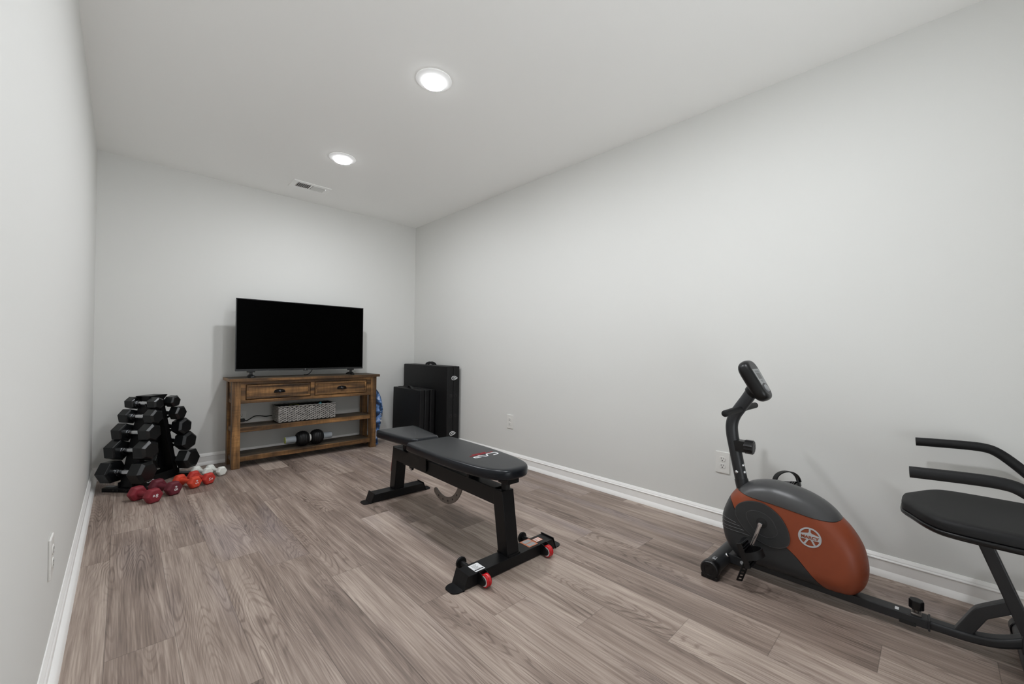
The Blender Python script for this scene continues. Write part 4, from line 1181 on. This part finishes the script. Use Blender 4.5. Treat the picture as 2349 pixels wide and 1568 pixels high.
    kb.box(CX-.025, CX+.025, .608, .662, .541, .592, .004, 2)
    kb.build('tension_bracket', M['black_plastic'], t, smooth=40)
    kn = B(); prof = []
    pts = [(.0305*(1+.045*(1 if k % 2 else -1))*math.cos(2*PI*k/24), .0305*(1+.045*(1 if k % 2 else -1))*math.sin(2*PI*k/24)) for k in range(24)]
    kn.prism(pts, (CX, .611, .5665), (1, 0, 0), (0, 0, 1), (0, -.037, 0), .003, 2)
    k1 = kn.build('tension_knob', M['black_plastic'], t, smooth=35)
    kd = B(); kd.lathe([(.023, 0), (.023, .0012), (.021, .0018), (.012, .0018), (.011, .0008), (0, .0008)], (CX, .5742, .5665), (0, -1, 0), 28, cap=False); kd.build('knob_dial', M['dusty'], k1, smooth=40)
    B().text('+', .02, basis((CX, .5596, .5655), (-1, 0, 0), (0, 0, 1), (0, -1, 0)), .0004).build('knob_mark', M['grey_ink'], k1) if False else None
    # display console: rounded capsule tilted back
    c0 = V(CX, .5710, .8750)
    ax_u = V(0, -.485, -.875).normalized()            # down the face
    ax_n = V(0, -.875, .485).normalized()             # out of the face, towards the rider
    ax_x = V(1, 0, 0)
    def cpt(a, b, c): return c0+ax_x*a+ax_u*b+ax_n*c
    outl = round_poly([(-.070, -.098), (.070, -.098), (.050, .101), (-.050, .101)], [.062, .062, .046, .046], 10)
    vs, fs = [], []; n = len(outl)
    for ins, c in ((.030, -.034), (.018, -.031), (.008, -.024), (.002, -.014), (0, -.002), (.001, .010), (.005, .019), (.011, .0235), (.016, .0235)):
        for a, b in outl:
            k = 1-ins/.07; vs.append(cpt(a*k, b*(1-ins/.098), c))
    R_ = len(vs)//n
    for r in range(R_-1):
        for i in range(n): fs.append((r*n+i, r*n+(i+1) % n, (r+1)*n+(i+1) % n, (r+1)*n+i))
    fs.append(tuple(range(n))); fs.append(tuple((R_-1)*n+i for i in range(n)))
    m = B(); m.add(vs, fs); bmesh.ops.recalc_face_normals(m.bm, faces=m.bm.faces)
    cs = m.build('display_console', M['black_plastic'], t, smooth=60)
    def plate(name, pl, c, th, mat, par):
        mm = B(); mm.prism(pl, cpt(0, 0, c), ax_x, ax_u, ax_n*th); return mm.build(name, mat, par)
    plate('face_panel', round_poly([(-.050, -.080), (.050, -.080), (.034, .084), (-.034, .084)], [.038, .038, .03, .03], 8), .0236, .0008, M['dusty'], cs)
    plate('display_surround', round_poly([(-.0465, -.046), (.0465, -.046), (.0390, .034), (.022, .028), (0, .022), (-.022, .028), (-.0390, .034)], [.004, .004, .004, .01, .02, .01, .004], 4), .0244, .0008, M['panel'], cs)
    sc = plate('screen', [(-.024, -.026), (.024, -.026), (.024, .004), (-.024, .004)], .0252, .0004, M['lcd'], cs)
    sg = B()
    for b in (-.036, -.032): sg.prism([(-.028, b), (.028, b), (.028, b+.0016), (-.028, b+.0016)], cpt(0, 0, .0252), ax_x, ax_u, ax_n*.0003)
    for b in (.011, .015): sg.prism([(-.014, b), (.014, b), (.014, b+.0016), (-.014, b+.0016)], cpt(0, 0, .0252), ax_x, ax_u, ax_n*.0003)
    sg.build('panel_print', M['dark_ink'], cs)
    bt = B(); bt.lathe([(.0175, 0), (.0175, .004), (.016, .006), (0, .0066)], cpt(0, .050, .0242), ax_n, 28, cap=False); bt.build('button', M['panel'], cs, smooth=40)
    nk = B(); nk.cyl(cpt(0, .045, -.050), cpt(0, .040, -.028), .030, .036, n=28, bev=.003); nk.build('console_mount', M['black_plastic'], t, smooth=40)
    # base frame
    fs_ = B(); fs_.cyl((1.878, .690, .0415), (2.262, .690, .0415), .0355, n=32)
    stb = fs_.build('front_stabiliser', M['bike_frame'], t, smooth=40)
    for s, x in ((-1, 1.861), (1, 2.279)):
        cpn = B(); cpn.lathe([(.0, .0008), (.012, .0008), (.013, .0), (.021, .0), (.022, .002), (.034, .001), (.039, -.004), (.040, -.012), (.039, -.034), (.037, -.036)], (x, .690, .0405), (s, 0, 0), 36, cap=False)
        cpn.box(min(x, x-s*.034), max(x, x-s*.034), .655, .725, .0005, .02, .004, 2)
        cpn.build('end_cap', M['black_plastic'], stb, smooth=40)
    sb = B()
    for k, (xa, xb) in enumerate(((1.892, 1.930),)):
        q = lambda x, a: V(x, .690-.0360*math.sin(a), .0415+.0360*math.cos(a))
        a0_, a1_ = math.radians(-4), math.radians(18)
        for (u0, u1, v0, v1) in ((xa, xb, a0_, a0_+.05), (xa, xb, a1_-.05, a1_), (xa, xa+.003, a0_, a1_), (xb-.003, xb, a0_, a1_), (xa+.008, xb-.012, a0_+.13, a0_+.2), (xa+.012, xa+.020, a0_+.05, a1_-.05)):
            sb.add([q(u0, v0), q(u1, v0), q(u1, v1), q(u0, v1)], [(0, 1, 2, 3)])
    sb.build('sticker', M['grey_ink'], stb)
    for x, yy in ((2.005, .6575), (2.135, .6575)):
        n = V(-.1, -.7, .7).normalized(); sw = B(); sw.lathe([(.0085, 0), (.0085, .003), (.006, .006), (0, .0068)], (x, .664, .0665), n, 18, cap=False)
        sw.build('bolt', M['chrome'], stb, smooth=40)
    rb = B(); rb.box(CX-.026, CX+.026, .008, .664, .0285, .0605, .004, 2).box(CX-.05, CX+.05, .60, .664, .028, .068, .004, 2)
    rb.box(CX-.0285, CX+.0285, .004, .010, .026, .063, .001, 1)
    rl = rb.build('main_rail', M['bike_frame'], t, smooth=40)
    B().box(CX-.0268, CX-.0258, .040, .085, .024, .038, .001, 1).build('rail_slot', M['slot'], rl)
    B().box(CX-.016, CX+.006, .086, .097, .0606, .0610).build('sticker', M['white_ink'], rl)
    ovp = B(); ovp.lathe([(.0, .001), (.008, .001), (.008, 0)], (CX-.05, .605, .048), (-1, 0, 0), 24, cap=False); 
    ovp.build('badge', M['grey_ink'], rl)
    # sliding rail with upswept end
    sr = B(); pth = smooth_open([(CX, .03, .0445), (CX, -.03, .0445), (CX, -.075, .046), (CX, -.12, .052), (CX, -.16, .064), (CX, -.20, .086), (CX, -.235, .115)], 6)
    sr.sweep(pth, rrect(.044, .030, .010, 4)); 
    rr = sr.build('seat_rail', M['bike_frame'], t, smooth=50)
    hs = B(); rs = B()
    rs.cyl((1.868, -.226, .0415), (2.272, -.226, .0415), .0300, n=32)
    rst = rs.build('rear_stabiliser', M['bike_frame'], t, smooth=40)
    for s, x in ((-1, 1.85), (1, 2.29)):
        cpn = B(); cpn.lathe([(.0, .001), (.030, .001), (.0345, -.003), (.0355, -.012), (.0345, -.042), (.032, -.044)], (x, -.226, .0405), (s, 0, 0), 36, cap=False)
        cpn.box(min(x, x-s*.05), max(x, x-s*.05), -.256, -.196, .0005, .02, .004, 2)
        cpn.build('end_cap', M['black_plastic'], rst, smooth=40)
    B().box(CX-.03, CX+.03, -.25, -.20, .055, .112, .004, 2).build('rail_bracket', M['bike_frame'], t, smooth=40)
    # seat post and brace
    spst = B(); spst.sweep([(CX, -.108, .418), (CX, -.1835, .205), (CX, -.2235, .095)], rrect(.036, .036, .005, 3), up=(1, 0, 0)); spst.build('seat_post', M['bike_frame'], t, smooth=40)
    brc = B(); brc.sweep([(CX, -.068, .044), (CX, -.1095, .130), (CX, -.116, .140), (CX, -.128, .150), (CX, -.186, .194)], rrect(.038, .030, .004, 3), up=(1, 0, 0)); brc.build('seat_brace', M['bike_frame'], t, smooth=40)
    # lock knob
    lk = B(); lk.cyl((CX, .040, .0605), (CX, .040, .082), .0075, n=16).box(CX-.016, CX+.016, .026, .054, .0600, .068, .002, 1)
    lks = lk.build('lock_pin', M['grey_steel'], t, smooth=40)
    ln = B(); pts = [(.0200*(1+.05*math.cos(2*PI*k*7/56))*math.cos(2*PI*k/56), .0200*(1+.05*math.cos(2*PI*k*7/56))*math.sin(2*PI*k/56)) for k in range(56)]
    ln.prism(pts, (CX, .040, .080), (1, 0, 0), (0, 1, 0), (0, 0, .032), .003, 2); ln.build('lock_knob', M['black_plastic'], lks, smooth=40)
    # seat
    half = [(0, .080), (.055, .077), (.10, .055), (.165, .022), (.205, -.012), (.218, -.050), (.222, -.10), (.222, -.20), (.218, -.30), (.195, -.345), (.12, -.36), (0, -.362)]
    ol = half+[(-x, y) for x, y in reversed(half[1:-1])]
    ol = smooth_closed(ol[::-1], 4); N = len(ol)
    def padmesh(name, steps, mat, zc=None):
        vs, fs = [], []; cyy = -.14
        for ins, z in steps:
            for x, y in ol:
                k = 1-ins/.22; vs.append((CX+x*k, cyy+(y-cyy)*(1-ins/.22), z))
        for r in range(len(steps)-1):
            for i in range(N): fs.append((r*N+i, r*N+(i+1) % N, (r+1)*N+(i+1) % N, (r+1)*N+i))
        fs.append(tuple(range(N))); fs.append(tuple((len(steps)-1)*N+i for i in range(N)))
        m = B(); m.add(vs, fs); bmesh.ops.recalc_face_normals(m.bm, faces=m.bm.faces); return m.build(name, mat, t, smooth=60)
    padmesh('seat_cushion', [(.004, .445), (0, .450), (0, .468), (.004, .476), (.012, .4805), (.03, .482), (.08, .4835), (.14, .484)], M['seat_fabric'])
    padmesh('seat_base', [(.020, .424), (.006, .427), (-.002, .434), (-.003, .442), (.002, .447)], M['black_plastic'])
    # arm rests with foam sleeves, and the frame that carries them
    for s, X in ((-1, 1.752), (1, 2.388)):
        a = B()
        P = smooth_open([(X, .051, .6365), (X, -.02, .641), (X, -.09, .6445), (X, -.135, .644), (X-s*.004, -.165, .636), (X-s*.012, -.2, .61), (X-s*.03, -.25, .56), (X-s*.07, -.30, .50), (X-s*.12, -.34, .455), (CX+s*.10, -.345, .428)], 5)
        a.tube(P, .0145, 20)
        fr_ = a.build('arm_frame', M['bike_frame'], t, smooth=60)
        B().tube(P[:38], .0172, 20).build('foam_grip', M['foam'], fr_, smooth=60)
    uf = B(); uf.box(CX-.12, CX+.12, -.355, -.332, .408, .440, .003, 2).box(CX-.03, CX+.03, -.345, -.09, .405, .428, .003, 2); uf.build('seat_frame', M['bike_frame'], t, smooth=40)
bike()

# ------------------------------------------------------------------ camera
cam_d = bpy.data.cameras.new('camera'); cam = bpy.data.objects.new('camera', cam_d); COL.objects.link(cam)
f_px = 929.98577; W_, H_ = 2349, 1568
yaw, pitch, roll = 0.7752760995, 0.0060642515, 0.0119432943
f = V(math.sin(yaw)*math.cos(pitch), math.cos(yaw)*math.cos(pitch), math.sin(pitch))
r = V(math.cos(yaw), -math.sin(yaw), 0); u = r.cross(f)
c, s = math.cos(roll), math.sin(roll)
r2 = r*c+u*s; u2 = -r*s+u*c
cam.matrix_world = basis((0, 0, .99814513), r2, u2, -f)
cam_d.sensor_width = 36; cam_d.sensor_fit = 'HORIZONTAL'; cam_d.lens = f_px/W_*36
cam_d.shift_x = -18.13819/W_; cam_d.shift_y = 14.20374/W_; cam_d.clip_start = .02
S.camera = cam

# ------------------------------------------------------------------ world and colour
w = bpy.data.worlds.new('world'); S.world = w; w.use_nodes = True
nt = w.node_tree; bg = nt.nodes['Background']
tc = nt.nodes.new('ShaderNodeTexCoord'); sp = nt.nodes.new('ShaderNodeSeparateXYZ'); mr = nt.nodes.new('ShaderNodeMapRange')
mr.inputs['From Min'].default_value = -.15; mr.inputs['From Max'].default_value = .15
mr.inputs['To Min'].default_value = 4.5; mr.inputs['To Max'].default_value = .5     # added fill through the doorway, stronger from below to lift the ceiling
nt.links.new(tc.outputs['Generated'], sp.inputs[0]); nt.links.new(sp.outputs['Z'], mr.inputs['Value']); nt.links.new(mr.outputs[0], bg.inputs['Strength'])
bg.inputs['Color'].default_value = (.95, 1, 1.04, 1)
vs_ = S.view_settings; vs_.view_transform = 'Standard'; vs_.look = 'None'; vs_.gamma = 1; vs_.use_curve_mapping = False
vs_.exposure = 0.0
S.cycles.use_denoising = True
S.cycles.max_bounces = 12; S.cycles.diffuse_bounces = 8
